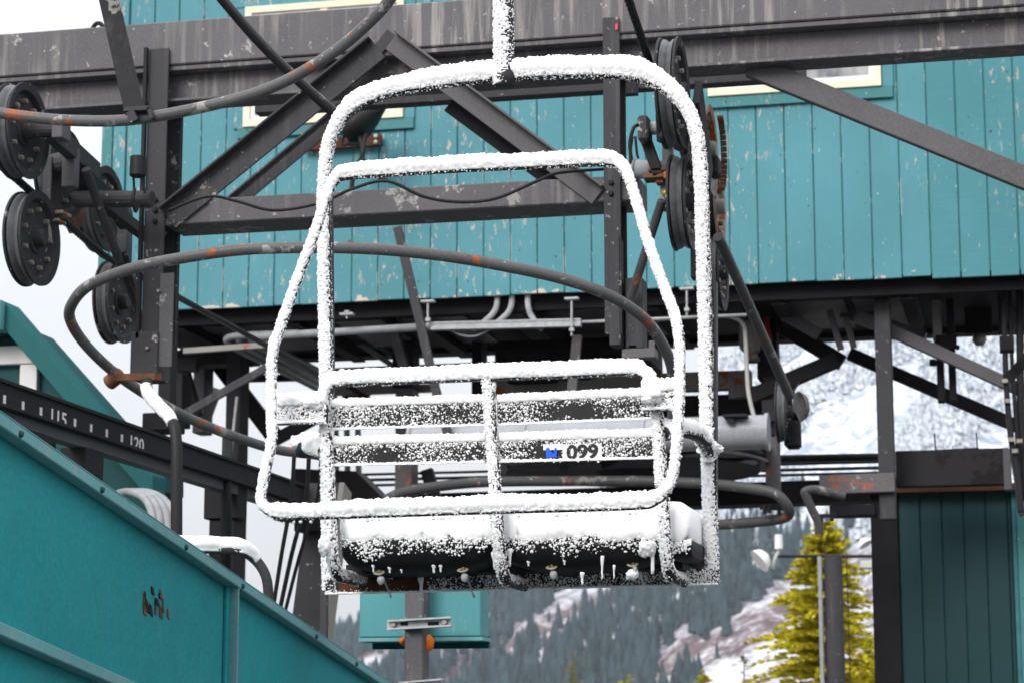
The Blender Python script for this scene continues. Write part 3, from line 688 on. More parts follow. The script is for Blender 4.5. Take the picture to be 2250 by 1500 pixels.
mb = MB(); mb.cyl(D(240,840,10.15), D(263,822,10.12), .035); mb.bar(D(250,828,10.1), D(340,826,10.0), .03, .05, (0,1,.1)); mb.build('clamp', M['rustb'], hg)
mb = MB(); p_ = D(771,536,9.0); mb.cyl(p_+Vector((0,-.012,0)), p_+Vector((0,.03,0)), .0145, 12); mb.build('drain_stub', M['guide'], hg)
tube_thing('guide_rail', [D(845,1100,15.5), D(880,1082,15.6), D(960,1068,15.7), D(1070,1058,15.8), D(1250,1056,15.9), D(1420,1056,15.8), D(1560,1062,15.6), D(1650,1072,15.4), D(1705,1085,15.3), D(1732,1115,15.3), D(1725,1136,15.4), D(1660,1146,15.6), D(1560,1153,15.8), D(1450,1160,16.0)], .036, 'guided', 'long low guide tube with a rounded return end right of the chair')
tube_thing('guide_rail', [D(1856,1090,14.5), D(1800,1075,14.5), D(1770,1078,14.5), D(1772,1090,14.5), D(1785,1120,14.5), D(1797,1145,14.5), D(1800,1172,14.5)], .028, 'guided', 'short bent guide tube under the grey bracket left of the lower teal wall')
mb = MB(); 
for (x, y) in ((1680,1118),(1690,1116),(1712,1120)): mb.cyl(D(x,y-10,15.4), D(x,y+10,15.4), .014, 8)
mb.bar(D(1670,1114,15.42), D(1722,1116,15.42), .025, .03); mb.build('bolt_clamp', M['dark'], None, label='small dark bolted clamp inside the rounded end of the low guide tube', cat='clamp')
mb = MB()
for (x, y) in ((1805,1138),(1828,1134)): mb.cyl(D(x,y-10,14.5), D(x,y+10,14.5), .012, 8)
mb.bar(D(1798,1132,14.52), D(1838,1131,14.52), .022, .03); mb.build('bolt_clamp', M['dark'], None, label='tiny dark bolted clamp under the bent guide tube by the yellow tree', cat='clamp')
# hooked pipe with snow hanging under the left column
hp = root('hooked_pipe', D(385, 1200, 9.6), 'dark hooked pipe with snow lying on its bend, under the left column box', 'pipe')
HP = spline([D(322,835,9.9), D(326,865,9.85), D(350,895,9.75), D(378,925,9.65), D(387,965,9.6), D(388,1060,9.55), D(388,1250,9.5)], 8)
mb = MB(); mb.tube(HP, .0245, 14); mb.build('pipe', M['chair'], hp, True)
bp = root('bent_pipe', D(590, 1320, 9.2), 'bent grey pipe with a ridge of snow behind the teal girder', 'pipe')
BP = spline([D(330,1195,9.0), D(420,1203,9.0), D(480,1205,9.05), D(525,1207,9.05), D(560,1228,9.1), D(583,1262,9.1), D(590,1310,9.1), D(591,1400,9.1)], 8)
mb = MB(); mb.tube(BP, .0205, 14); mb.build('pipe', M['col'], bp, True)

# ================================================================== WEATHERHEAD ON THE WALL
wb = root('mounting_board', P(750, 330, 15.95), 'brown mounting board with bolts fixed to the teal wall', 'board')
mb = MB(); bx(mb, (665,319), (838,307), 15.93, 26, .035); mb.build('plank', M['wood'], wb, bevel=.004)
for (x, y) in ((676,312),(676,325),(826,300),(826,313)):
    b = MB(); b.lathe([(0,-.012),(.016,-.010),(.018,0)], P(x,y,15.93), (0,1,0), 10); b.build('bolt', M['boltm'], wb)
wh = root('weatherhead', P(795, 370, 15.7), 'black drooping service weatherhead with wires hanging in front of the brown board', 'weatherhead')
mb = MB(); cs = [(842,232,.05),(832,242,.07),(815,255,.12),(795,272,.16),(775,290,.15),(762,302,.10)]
pts = [P(x,y,15.6) for x,y,_ in cs]; fr_ = frames(pts); vs=[]; fs=[]
for (p,(T,N,B)),(x,y,r) in zip(zip(pts,fr_),cs):
    for k in range(14): a=6.2832*k/14; vs.append(p+(N*math.cos(a)*.62+B*math.sin(a))*r)
for i in range(5):
    for k in range(14): fs.append((i*14+k,i*14+(k+1)%14,(i+1)*14+(k+1)%14,(i+1)*14+k))
fs += [tuple(range(14)), tuple(5*14+k for k in range(14))]
mb.add(vs, fs); mb.build('hood', M['rubber'], wh, True)
mb = MB(); mb.tube(spline([P(790,298,15.55), P(797,330,15.52), P(793,350,15.52), P(778,372,15.5), P(772,420,15.5)], 5), .018, 7); mb.tube(spline([P(803,295,15.55), P(797,330,15.5), P(798,352,15.5), P(815,376,15.5), P(850,398,15.5)], 5), .018, 7)
for (x, k) in ((752,2),(768,8),(781,5)): mb.tube(spline([P(x+8,296,15.6), P(x,306,15.58), P(x+2,318,15.58), P(x+12+k,316,15.58)], 4), .012, 6)
mb.build('wires', M['rubber'], wh, True)

# ================================================================== UNDER THE HOUSE
tr = root('support_trestle', (P(1300,1080,17).x, 17, 0), 'dark steel trestle of columns and cross braces carrying the machine house', 'steel frame')
def tcol(x0, y0, x1, y1, Y, m='dark', nm='column', th=.2):
    b = MB(); rect(b, x0, y0, x1, y1, Y, th); return b.build(nm, M[m], tr, bevel=.006)
def tbar(p, q, w_, Y, m='dark', nm='cross_brace', th=.08, lip=0):
    b = MB(); bx(b, p, q, Y, w_, th, 0, lip); return b.build(nm, M[m], tr, bevel=.004)
def tpost(x, y0, w_, Y, m='dark', th=.2, nm='column'):               # column going on down to the ground
    p = P(x, y0, Y); h = m_of(w_, p)/2; b = MB(); b.box((p.x-h, Y, 0), (p.x+h, Y+th, p.z)); return b.build(nm, M[m], tr, bevel=.006)
tcol(862, 690, 908, 850, 17.4); tcol(868, 850, 905, 1085, 17.45, 'rustcol')
tcol(1036, 700, 1058, 905, 17.6); tbar((1268,735), (1236,1055), 22, 16.4, 'rustcol', 'hanger_strap', .03)
tcol(1662, 620, 1706, 832, 17.2); tcol(1680, 832, 1708, 1085, 17.0, 'rustcol'); tcol(1676, 828, 1712, 836, 16.95, 'dark', 'cap_plate')
tcol(1926, 655, 1962, 1140, 16.3, 'col', 'column', .12)
tcol(2048, 640, 2066, 745, 16.75, 'tanm'); tcol(2058, 740, 2074, 882, 16.75, 'under', 'hanger_channel', .1); tcol(2082, 640, 2098, 880, 16.75, 'under', 'hanger_channel', .1)
tcol(2056, 735, 2102, 765, 16.7, 'under', 'cap_plate', .04); tcol(2042, 788, 2057, 802, 16.75, 'under', 'bolt', .05); tcol(2099,757,2108,766,16.75,'under','bolt',.05)
tbar((1880,690), (2260,862), 27, 16.5, 'brace'); tbar((1865,775), (2260,945), 28, 17.5)
tbar((1690,700), (1850,795), 34, 17.2); tbar((1838,788), (1640,872), 32, 16.9, 'dark', 'bracket_arm', .1); tbar((1600,862), (1745,855), 26, 17.0, 'col', 'bracket_arm', .08)
tbar((1822,680), (1848,768), 15, 16.6, 'floorp', 'strap', .02); tbar((1858,695), (1876,764), 14, 16.6, 'floorp', 'strap', .02)
tbar((1850,680), (2030,745), 34, 17.0, 'floorp'); tbar((1720,690), (1800,735), 26, 16.7, 'floorp', 'strap', .02)
tbar((600,1118), (2000,1071), 48, 18.2, 'under', 'low_beam', .3)
tbar((842,655), (895,835), 22, 16.3); 
tbar((872,498), (955,850), 20, 15.2, 'col', 'hanger_strap', .03); tbar((955,850), (985,960), 20, 15.2, 'col', 'hanger_strap', .03)
tbar((760,735), (870,808), 12, 17.6, 'conduit', 'strap'); tbar((785,730), (880,792), 10, 17.7, 'conduit', 'strap')
tbar((730,905), (830,835), 26, 17.8); tbar((760,845), (850,900), 10, 17.5, 'dark', 'tie_rod', .03); tcol(822,888,860,905,17.5,'under','turnbuckle')
tbar((430,800), (390,800), 30, 16.6)
tcol(424, 770, 450, 950, 17.6, 'col'); tbar((388,770), (428,915), 26, 17.2, 'under'); tbar((398,912), (600,798), 18, 15.0, 'col', 'diagonal_brace', .03)
tbar((470,850), (435,945), 26, 18.3, 'floorp'); tbar((480,800), (610,970), 36, 17.8, 'under'); tbar((600,965), (720,900), 24, 17.4)
tpost(515, 760, 34, 16.8); tbar((520,870),(505,1010), 6, 16.7, 'galv', 'tie_rod', .02)
tcol(388, 770, 540, 800, 16.9, 'under', 'header'); tcol(380, 820, 400, 935, 16.5, 'dark')
tbar((540,830), (730,826), 14, 18.3, 'dark', 'rear_beam')
tcol(348, 700, 376, 930, 12.4, 'dark', 'column', .1); tcol(312, 905, 380, 945, 12.3, 'under', 'base_block')
mb = MB(); mb.prism([P(640,1028,17.9), P(782,1034,17.9), P(842,1094,17.9), P(640,1104,17.9)], (0,.3,0)); mb.build('platform_edge', M['under'], tr)
tbar((935,1030), (955,1100), 26, 17.6, 'under'); tbar((1320,1020),(1420,975), 20, 16.2, 'dark'); tbar((1080,1030), (1300,1040), 46, 18.4, 'floorp', 'walkway_panel', .06)
tcol(1080, 822, 1650, 862, 17.5, 'tanm', 'drive_beam', .12); tcol(730, 846, 945, 862, 17.7, 'tanm', 'drive_beam', .1)
tcol(735, 800, 1120, 814, 18.5, 'floorp', 'rear_beam', .1); tcol(1100, 872, 1690, 915, 17.6, 'under', 'drive_frame', .3)
tbar((1800,1064), (1966,1058), 42, 16.25, 'rustcol', 'bracket_plate', .04); tcol(1822, 1108, 1924, 1132, 16.3, 'under', 'bracket_box')
mb = MB(); p_ = P(1690,700,17.15); mb.prism([P(1676,690,17.17),P(1692,688,17.17),P(1690,715,17.17),P(1696,745,17.17),P(1694,755,17.17),P(1684,740,17.17)], (0,.02,0)); mb.build('red_primer_plate', M['red'], tr)

bw_ = root('bullwheel', D(1270, 990, 17.4), 'large dark horizontal bullwheel low under the machine house behind the chair', 'bullwheel')
cb = D(1390, 1008, 17.3); RB = 1.04
mb = MB(); mb.lathe([(RB*.92,-.05),(RB,-.06),(RB,-.04),(RB-.06,-.02),(RB-.06,.04),(RB,.06),(RB,.08),(RB*.9,.08)], cb, (0,0,1), 72); mb.build('rim', M['guided'], bw_, 'auto')
mb = MB(); mb.lathe([(RB-.055,-.018),(RB-.03,.01),(RB-.055,.038)], cb, (0,0,1), 72); mb.build('liner', M['rubber'], bw_, True)
for k in range(8):
    a = k*math.pi/4+.2; d = Vector((math.cos(a), math.sin(a), 0)); b = MB(); b.bar(cb+d*.2, cb+d*RB*.93, .16, .05, (0,0,1)); b.build('spoke', M['dark'], bw_)
mb = MB(); mb.lathe([(0,-.15),(.25,-.15),(.3,-.1),(.3,.2),(0,.2)], cb, (0,0,1), 24); mb.build('hub', M['dark'], bw_, 'auto')
mb = MB(); mb.lathe([(0,-.105),(RB*.925,-.105),(RB*.925,-.095),(0,-.095)], cb, (0,0,1), 64); mb.build('bottom_plate', M['dark'], bw_)

dd = root('drive_drum', P(1300, 990, 15.4), 'long pale grey cylindrical drive drum under the machine house, seen between the slats', 'drum')
mb = MB(); q0, q1 = P(905,972,15.4), P(1690,948,15.4); mb.tube([q0, q0.lerp(q1,.5), q1], .118, 32); mb.build('shell', M['bull'], dd, 'auto')
for u in (.0,.33,.66,.995):
    c = q0.lerp(q1,u); b = MB(); b.lathe([(.118,-.012),(.130,-.012),(.130,.012),(.118,.012)], c, (1,0,0), 32); b.build('flange_ring', M['bull'], dd, 'auto')
mb = MB(); rect(mb, 1588, 908, 1640, 914, 15.22, .12); rect(mb, 1598, 914, 1612, 928, 15.24, .04); mb.build('sight_bracket', M['dark'], dd)
gb = root('gearbox', P(1250, 835, 17.3), 'black gearbox hanging below the floor of the machine house', 'gearbox')
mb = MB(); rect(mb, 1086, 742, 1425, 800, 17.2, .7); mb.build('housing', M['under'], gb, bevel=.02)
mb = MB(); c = P(1170, 812, 17.4); mb.lathe([(0,.12),(.28,.12),(.24,-.02),(.2,-.1),(0,-.1)], c, (0,0,1), 24); mb.build('output_drum', M['under'], gb, 'auto')
for k, x in enumerate((1195,1215,1240)):
    b = MB(); b.tube(spline([P(x,800,17.1), P(x+12,822,17.1), P(x+50,832,17.1), P(x+90,812,17.1)], 5), .014, 6); b.build('hose', M['rubber'], gb, True)
mo = root('brake_motor', P(1645, 790, 16.9), 'olive-grey rounded motor housing beside the right dark column', 'motor')
mb = MB(); rect(mb, 1622, 690, 1664, 775, 16.8, .25); mb.build('body', M['tanm'], mo, bevel=.05)
mb = MB(); rect(mb, 1630, 672, 1664, 690, 16.85, .2); mb.build('cap', M['dark'], mo, bevel=.02)
mb = MB(); rect(mb, 1634, 775, 1664, 790, 16.85, .2); mb.build('base', M['tanm'], mo, bevel=.02)

cn_ = root('conduit_rack', P(1000, 730, 16.6), 'galvanised strut rails and bent grey conduits hung under the house floor', 'conduit')
mb = MB(); bx(mb, (945,716), (1275,708), 16.0, 17, .06, 0, .006); mb.build('strut_rail', M['galv'], cn_)
mb = MB(); bx(mb, (402,770), (600,756), 15.95, 12, .05); mb.build('strut_rail', M['tanm'], cn_)
mb = MB(); mb.cyl(P(560,740,16.1), P(970,716,16.1), .03, 12); mb.build('conduit', M['conduit'], cn_, True)
mb = MB(); mb.cyl(P(1270,708,16.1), P(1640,692,16.1), .012, 8); mb.build('rod', M['galv'], cn_, True)
for k in range(4):
    o_ = Vector((.1*k, 0, 0)); a = P(490, 744, 16.2)
    b = MB(); b.tube(spline([a+o_+Vector((.3,.0,.02)), a+o_+Vector((.06,.03,.02)), a+o_+Vector((0,.1,-.01)), a+o_+Vector((.0,.5,-.03)), a+o_+Vector((.02,2.2,-.04)), a+o_+Vector((.03,2.4,-.08)), a+o_+Vector((.03,2.46,-.2)), a+o_+Vector((.05,2.46,-.8))], 6), .027, 10); b.build('conduit', M['conduit'], cn_, True)
for (x, dx) in ((1092,-38),(1124,-40),(1160,22)):
    b = MB(); b.tube(spline([P(x,638,16.06), P(x,668,16.06), P(x+dx*.25,690,16.07), P(x+dx*.9,712,16.12), P(x+dx*1.3,722,16.4)], 6), .022, 10); b.build('conduit', M['galv'], cn_, True)
for (x, y0, y1) in ((940,662,716),(1256,656,738),(1509,634,694),(762,690,700)):
    b = MB(); b.cyl(P(x,y0,15.97), P(x,y1,15.97), .008, 8); b.box(P(x,y0,15.97)+Vector((-.05,-.02,-.008)), P(x,y0,15.97)+Vector((.05,.04,.008))); b.box(P(x,y1-14,15.96)+Vector((-.016,-.01,-.012)), P(x,y1-14,15.96)+Vector((.016,.03,.012))); b.build('hanger_rod', M['galv'], cn_)
mb = MB(); mb.tube(spline([P(975,716,16.05), P(1010,735,16.05), P(1045,738,16.05), P(1080,722,16.05)], 6), .008, 6); mb.build('loose_wire', M['conduit'], cn_, True)
jb = root('junction_box', P(1667, 960, 16.4), 'white junction box with a conduit rising in a bend, on the right column', 'junction box')
mb = MB(); rect(mb, 1654, 918, 1680, 959, 16.4, .1); mb.build('box', M['white'], jb, bevel=.006)
mb = MB(); mb.tube(spline([P(1400,706,16.55), P(1500,698,16.5), P(1570,694,16.45), P(1610,697,16.45), P(1632,712,16.45), P(1638,745,16.45), P(1642,830,16.45), P(1646,870,16.45), P(1658,920,16.45)], 8), .0165, 10); mb.build('conduit', M['ltgrey'], jb, True)
mb = MB(); rect(mb, 1674, 878, 1700, 955, 16.42, .1); rect(mb, 1684, 905, 1716, 925, 16.36, .05); mb.build('bracket', M['dark'], jb, bevel=.005)
dw = root('deflection_wheel', D(1735, 985, 15.8), 'small dark wheel with a dished sheet-metal guard on the right column', 'wheel')
wc = D(1722, 905, 15.8); wheel(dw, wc, .21)
mb = MB(); c = D(1762, 892, 16.0); mb.lathe([(0,.03),(.05,.025),(.085,.01),(.105,-.02),(.108,-.018),(.088,.016),(.05,.032),(0,.038)], c, (.82,.5,.12), 28); mb.build('dish_guard', M['flare'], dw, True)
mb = MB(); mb.lathe([(0,.02),(.04,.016),(.065,-.01),(.068,-.008),(.04,.02),(0,.026)], D(1748,922,15.9), (.8,.5,.3), 22); mb.build('dish_guard', M['flare'], dw, True)
mb = MB(); mb.box(wc+Vector((.0,-.03,-.25)), wc+Vector((.11,.12,-.06))); mb.build('mount_block', M['under'], dw, bevel=.02)
mb = MB(); mb.cyl(D(1737,868,15.7), D(1757,838,15.7), .008, 6); mb.build('wire_tie', M['dark'], dw)

# cables crossing low behind the chair
for k, (a, b, Y, r, lb) in enumerate([((700,1030),(1960,1003),18.9,.035,'thick dark rope crossing low behind the chair to the right column'),((700,1044),(1960,1013),18.8,.012,'thin upper cable crossing low behind the chair'),((700,1056),(1960,1026),18.7,.014,'thin middle cable crossing low behind the chair'),((700,1068),(1960,1037),18.6,.012,'thin lowest cable crossing low behind the chair')]):
    m_ = MB(); m_.cyl(P(a[0]-(0 if k else -980),a[1]-(0 if k else 22),Y), P(b[0],b[1],Y), r, 8); m_.build('cross_cable', M['rubber'], None, True, label=lb, cat='cable', group='cables crossing behind the chair')

# ================================================================== RIGHT SIDE
YL = 17.3
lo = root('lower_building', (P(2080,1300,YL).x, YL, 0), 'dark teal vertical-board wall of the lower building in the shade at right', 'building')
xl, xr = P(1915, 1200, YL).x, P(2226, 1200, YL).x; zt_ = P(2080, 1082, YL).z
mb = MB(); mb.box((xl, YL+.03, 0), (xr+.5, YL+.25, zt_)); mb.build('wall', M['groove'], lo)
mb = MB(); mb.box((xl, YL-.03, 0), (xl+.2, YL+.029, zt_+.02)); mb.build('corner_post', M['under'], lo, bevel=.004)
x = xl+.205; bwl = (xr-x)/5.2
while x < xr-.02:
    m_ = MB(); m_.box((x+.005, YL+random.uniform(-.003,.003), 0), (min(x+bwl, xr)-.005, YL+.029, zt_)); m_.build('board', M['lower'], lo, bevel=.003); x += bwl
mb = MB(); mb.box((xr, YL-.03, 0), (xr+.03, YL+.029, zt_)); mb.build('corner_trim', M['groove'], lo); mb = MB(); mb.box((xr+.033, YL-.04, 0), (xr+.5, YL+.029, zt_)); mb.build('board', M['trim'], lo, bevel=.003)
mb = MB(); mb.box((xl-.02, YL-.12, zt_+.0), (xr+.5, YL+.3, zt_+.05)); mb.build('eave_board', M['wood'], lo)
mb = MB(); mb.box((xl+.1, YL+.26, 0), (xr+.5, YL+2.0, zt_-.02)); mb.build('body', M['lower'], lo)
sn = MB(); rnd = random.Random(3); q = P(1985,1068,YL-.1); e = P(2205,1068,YL-.1); prev = None
pan = root('parapet_panel', P(2090,1068,16.6), 'mottled dark sheet-metal panel above the lower teal wall', 'panel')
mb = MB(); rect(mb, 1968, 986, 2218, 1066, 16.6, .1); mb.build('sheet', steel('mottled_panel', (.016,.015,.017), peel=.0, rust=.12, rustc=(.006,.005,.006)), pan, bevel=.006)
mb = MB(); rect(mb, 2205, 985, 2222, 1075, 16.55, .14); mb.build('end_channel', M['brace'], pan, bevel=.004)
mb = MB(); bx(mb, (2055,989), (2150,984), 16.65, 4, .03); mb.build('top_angle', M['dark'], pan)
for x in (2056, 2148): b = MB(); b.cyl(P(x,988,16.65), P(x-3,950,16.65), .006, 6); b.build('whisker', M['dark'], pan)
# pipe bundle at the right edge
pbn = root('pipe_bundle', P(2230,1130,15.2), 'bundle of dark pipes and hoses hanging at the right edge of the frame', 'pipes')
for k, (pts, r, m) in enumerate([([(2205,640),(2208,760),(2212,860),(2222,960),(2238,1060),(2243,1125)],.02,'dark'),([(2218,640),(2224,800),(2232,920),(2240,1050),(2246,1120)],.014,'dark'),([(2240,620),(2242,800),(2244,950),(2252,1100)],.028,'dark'),([(2210,850),(2216,930),(2226,1010),(2236,1080),(2242,1128),(2250,1118)],.016,'guided'),([(2215,655),(2232,690),(2222,735)],.016,'guided'),([(2196,640),(2200,735)],.018,'dark')]):
    b = MB(); b.tube(spline([P(x,y,16.4+.05*k) for x,y in pts], 6), r, 8); b.build('pipe', M[m], pbn, True)
for (x,y) in ((2208,836),(2213,880),(2222,965),(2230,990),(2240,968)):
    b = MB(); p_ = P(x,y,16.36); b.box(p_+Vector((-.022,-.01,-.016)), p_+Vector((.022,.05,.016))); b.build('clip', M['boltm'], pbn, bevel=.004)
mb = MB(); rect(mb, 2196, 738, 2228, 768, 15.3, .15); mb.build('bracket', M['under'], pbn); mb = MB(); bx(mb, (2215,830), (2262,780), 15.6, 22, .08); mb.build('brace_arm', M['under'], pbn)

# floodlight pole
pz = 30.0; pb_ = D(1820, 1222, pz); fp = root('floodlight_pole', (pb_.x, pb_.y, 0), 'grey steel floodlight pole with a thin crossarm in front of the yellow tree', 'lamp post')
mb = MB(); hw = m_of(20, pb_); mb.lathe([(hw*1.15,-pb_.z),(hw,0),(0,0)], pb_+Vector((.06,0,0)), (0,0,1), 16); mb.build('pole', M['col'], fp, 'auto')
mb = MB(); mb.bar(pb_+Vector((-.11,-.1,0)), pb_+Vector((-.11,-.1,-pb_.z)), .045, .16); mb.build('ladder_rail', M['conduit'], fp)
mb = MB(); mb.cyl(pb_+Vector((.24,-.02,0)), pb_+Vector((.26,-.02,-pb_.z)), .008, 6); mb.build('cable', M['dark'], fp)
mb = MB(); mb.cyl(D(1708,1221,pz), D(1925,1221,pz), .022, 8); mb.build('crossarm', M['dark'], fp)
mb = MB(); mb.lathe([(.17,.0),(.12,.10),(.03,.15),(0,.15)], D(1668,1232,pz-.1), (.75,-.1,.6) if 0 else (.65,.3,.55), 22); mb.lathe([(0,.004),(.168,.002)], D(1668,1232,pz-.1), (.65,.3,.55), 22); mb.build('flood_lamp', M['white'], fp, 'auto')
mb = MB(); mb.tube(spline([D(1697,1250,pz), D(1704,1225,pz), D(1712,1208,pz), D(1712,1200,pz)], 5), .025, 8); mb.build('lamp_arm', M['ltgrey'], fp, True)
mb = MB(); mb.lathe([(0,.1),(.052,.1),(.055,-.09),(0,-.09)], D(1711,1190,pz), (0,0,1), 14); mb.build('photocell', M['white'], fp, 'auto')
mb = MB(); mb.lathe([(.10,.0),(.07,.06),(.02,.10),(0,.10)], D(1902,1196,pz), (-.5,.2,.7), 22); mb.build('flood_lamp', M['white'], fp, 'auto')
mb = MB(); mb.box(D(1903,1240,pz)+Vector((-.07,-.1,-.05)), D(1903,1240,pz)+Vector((.1,.1,.05))); mb.build('ballast_box', M['ltgrey'], fp, bevel=.01)

# ================================================================== POST WITH TEAL BOX
YT = 8.9
tp = root('grey_post', (P(912,1400,YT-.1).x, YT-.1, 0), 'grey painted steel post with peeling patches below the chair', 'post')
pc = P(912, 1200, YT-.1); hw = m_of(21, pc)
mb = MB(); mb.box((pc.x-hw, YT-.11, 0), (pc.x+hw, YT-.012, pc.z)); mb.build('shaft', M['beam2'], tp, bevel=.006)
for (yy, xa, xb) in ((1369,850,990),(1505,875,970)):
    m_ = MB(); bx(m_, (xa,yy+4), (xb,yy-4), YT-.125, 12, .012); bx(m_, (xa,yy-6), (xb,yy-14), YT-.15, 4, .036); bx(m_, (xa,yy+12), (xb,yy+4), YT-.15, 4, .036); m_.build('strut_clamp', M['galv'], tp)
bolts([(866,1371),(978,1366)], YT-.126, .012, tp, 'boltm')
for (x0_,x1_) in ((880,896),(940,964)):
    b = MB(); rect(b, x0_, 1365, x1_, 1373, YT-.128, .002); b.build('slot', M['under'], tp)
tb = root('teal_box', (P(925,1400,YT).x, YT, P(925,1425,YT).z), 'small teal control box mounted behind the grey post below the chair', 'box')
mb = MB(); rect(mb, 790, 1262, 1056, 1398, YT, .14); mb.build('body', M['tbox'], tb, bevel=.004)
mb = MB(); rect(mb, 788, 1399, 1060, 1407, YT-.006, .15); mb.build('bottom_lip', M['girdert'], tb)
mb = MB(); rect(mb, 818, 1398, 1074, 1424, YT+.15, .03); mb.build('back_board', M['shed'], tb)
mb = MB(); mb.lathe([(0,.0),(.03,.005),(.04,.03),(.03,.055),(0,.06)], P(938,1412,YT-.0), (0,-1,0), 10); mb.lathe([(0,0),(.02,.01),(0,.03)], P(888,1408,YT), (0,-1,0), 8); mb.build('orange_lens', M['orange'], tb, True)
mb = MB(); p_ = P(712,1200,9.4); mb.box((p_.x-.014,9.4,0),(p_.x+.014,9.43,p_.z)); mb.build('thin_post', M['col'], None, label='thin dark post below the left corner of the chair', cat='post')

# ================================================================== LEFT: PARKING RAIL, SHED, GIRDER
Xr = D(0, 862, 9.2).x; Y0, Y1 = PX(-60, 840, Xr).y, PX(800, 1100, Xr).y
zt0, zb0, zl0 = PX(100, 866, Xr).z, PX(100, 925, Xr).z, PX(100, 950, Xr).z
rl = root('parking_rail', (Xr, (Y0+Y1)/2, zl0), 'dark steel rail beam with white tick marks and the numbers 115 and 120', 'rail')
mb = MB(); mb.box((Xr-.012, Y0, zb0+.012), (Xr, Y1, zt0-.014)); mb.box((Xr-.09, Y0, zt0-.014), (Xr+.016, Y1, zt0)); mb.box((Xr-.09, Y0, zb0), (Xr+.02, Y1, zb0+.012)); mb.build('web', M['dark'], rl)
mb = MB(); mb.box((Xr-.13, Y0, zt0+.001), (Xr-.02, Y1, zt0+.012)); mb.build('rusty_top', M['rustb'], rl)
mb = MB(); mb.box((Xr-.10, Y0, zl0), (Xr-.03, Y1, zb0-.001)); mb.build('lower_flange', M['brace'], rl)
ya, yb_ = PX(9, 876, Xr).y, PX(299, 977, Xr).y; stp = (yb_-ya)/8; zmid = PX(160, 929, Xr).z
def text_mesh(body, size, name, m, parent, M3, extr=.0006, bold=.0012):
    cu = bpy.data.curves.new(name, 'FONT'); cu.body = body; cu.size = size; cu.align_x = 'CENTER'; cu.align_y = 'CENTER'; cu.extrude = extr; cu.offset = bold
    t = bpy.data.objects.new(name, cu); COL.objects.link(t); bpy.context.view_layer.update()
    me = bpy.data.meshes.new_from_object(t); bpy.data.objects.remove(t); me.transform(M3)
    me.transform(Matrix.Translation(-Vector(parent['_o']))); me.materials.clear(); me.materials.append(m)
    o = bpy.data.objects.new(name, me); COL.objects.link(o); o.parent = parent; o['_o'] = parent['_o']; return o
for k in range(-1, 13):
    y = ya+stp*k
    if k in (3, 8):
        R3 = Matrix(((0,0,1,Xr+.0015),(1.5,0,0,y),(0,1,0,zmid),(0,0,0,1)))
        text_mesh('115' if k == 3 else '120', .082, 'number', M['white'], rl, R3)
    elif k < 8:
        b = MB(); b.box((Xr+.0005, y-.011, zmid-.022), (Xr+.003, y+.011, zmid+.022)); b.build('tick_mark', M['white'], rl)
for y in (ya+stp*1.6, ya+stp*5.0):
    b = MB(); b.box((Xr-.14, y, 0), (Xr-.02, y+.2, zl0-.001)); b.build('rail_post', M['dark'], rl)
mb = MB(); p_ = D(485,1095,12.0); mb.box((p_.x-.095,p_.y,p_.z-.105),(p_.x+.095,p_.y+.15,p_.z+.11)); hd_ = root('rail_stand', (p_.x,p_.y,0), 'dark boxed column holding up the parking rail, left of the chair', 'column'); mb.build('head_box', M['dark'], hd_, bevel=.006)
mb = MB(); mb.box((p_.x-.07,p_.y+.02,0),(p_.x+.075,p_.y+.14,p_.z-.106)); mb.build('shaft', M['dark'], hd_, bevel=.006)
mb = MB(); mb.tube([D(500,960,11.9), D(497,1060,11.8), D(496,1300,11.8)], .028, 10); mb.build('hose', M['rubber'], hd_, True)
mb = MB(); a, b = D(712,1060,13.0), D(668,1400,12.6); mb.bar(a, b, .17, .02, (0,1,0)); mb.bar(a+Vector((-.075,.03,0)), b+Vector((-.075,.03,0)), .02, .16, (0,1,0)); lc = root('leaning_column', b, 'slanting dark steel column behind the left side of the chair', 'column'); mb.build('shaft', M['col'], lc)
mb = MB(); mb.bar(a+Vector((.105,.0,0)), b+Vector((.10,.0,0)), .03, .16, (0,1,0)); mb.build('edge_flange', M['tanm'], lc)
mb = MB(); p_ = D(690,1150,12.8); mb.box(p_+Vector((-.11,-.02,-.04)), p_+Vector((.11,.2,.05))); mb.build('head_plate', M['under'], lc)
for (x0_,x1_,r,z,lb) in ((648,600,.011,11.5,'leftmost thin cable slanting down behind the left safety bar'),(680,612,.012,11.8,'middle thin cable slanting down behind the left safety bar'),(706,622,.010,12.0,'rightmost thin cable slanting down beside the leaning column')):
    m_ = MB(); m_.tube(spline([D(x0_,960,z), D(x0_-8,1090,z), D((x0_+x1_)/2-6,1220,z), D(x1_-10,1400,z)], 5), r, 7); m_.build('stay_cable', M['rubber'], None, True, label=lb, cat='cable', group='stay cables left of the chair')

# teal shed at the far left
zs = 13.5
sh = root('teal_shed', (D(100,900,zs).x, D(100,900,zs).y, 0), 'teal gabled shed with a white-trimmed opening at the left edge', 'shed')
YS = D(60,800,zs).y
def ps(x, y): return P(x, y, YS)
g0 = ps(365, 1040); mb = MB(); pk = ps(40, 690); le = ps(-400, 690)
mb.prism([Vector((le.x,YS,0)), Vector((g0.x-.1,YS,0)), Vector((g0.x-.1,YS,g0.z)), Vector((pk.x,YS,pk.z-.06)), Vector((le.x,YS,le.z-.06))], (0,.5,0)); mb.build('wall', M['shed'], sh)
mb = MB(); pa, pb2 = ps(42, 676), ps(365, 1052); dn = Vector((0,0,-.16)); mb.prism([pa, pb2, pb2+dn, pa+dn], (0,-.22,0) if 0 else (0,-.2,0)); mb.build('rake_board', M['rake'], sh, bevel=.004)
mb = MB(); mb.box((le.x, YS-.26, ps(20,740).z), (pa.x+.005, YS-.001, pa.z)); mb.build('fascia', M['girdert'], sh, bevel=.004)
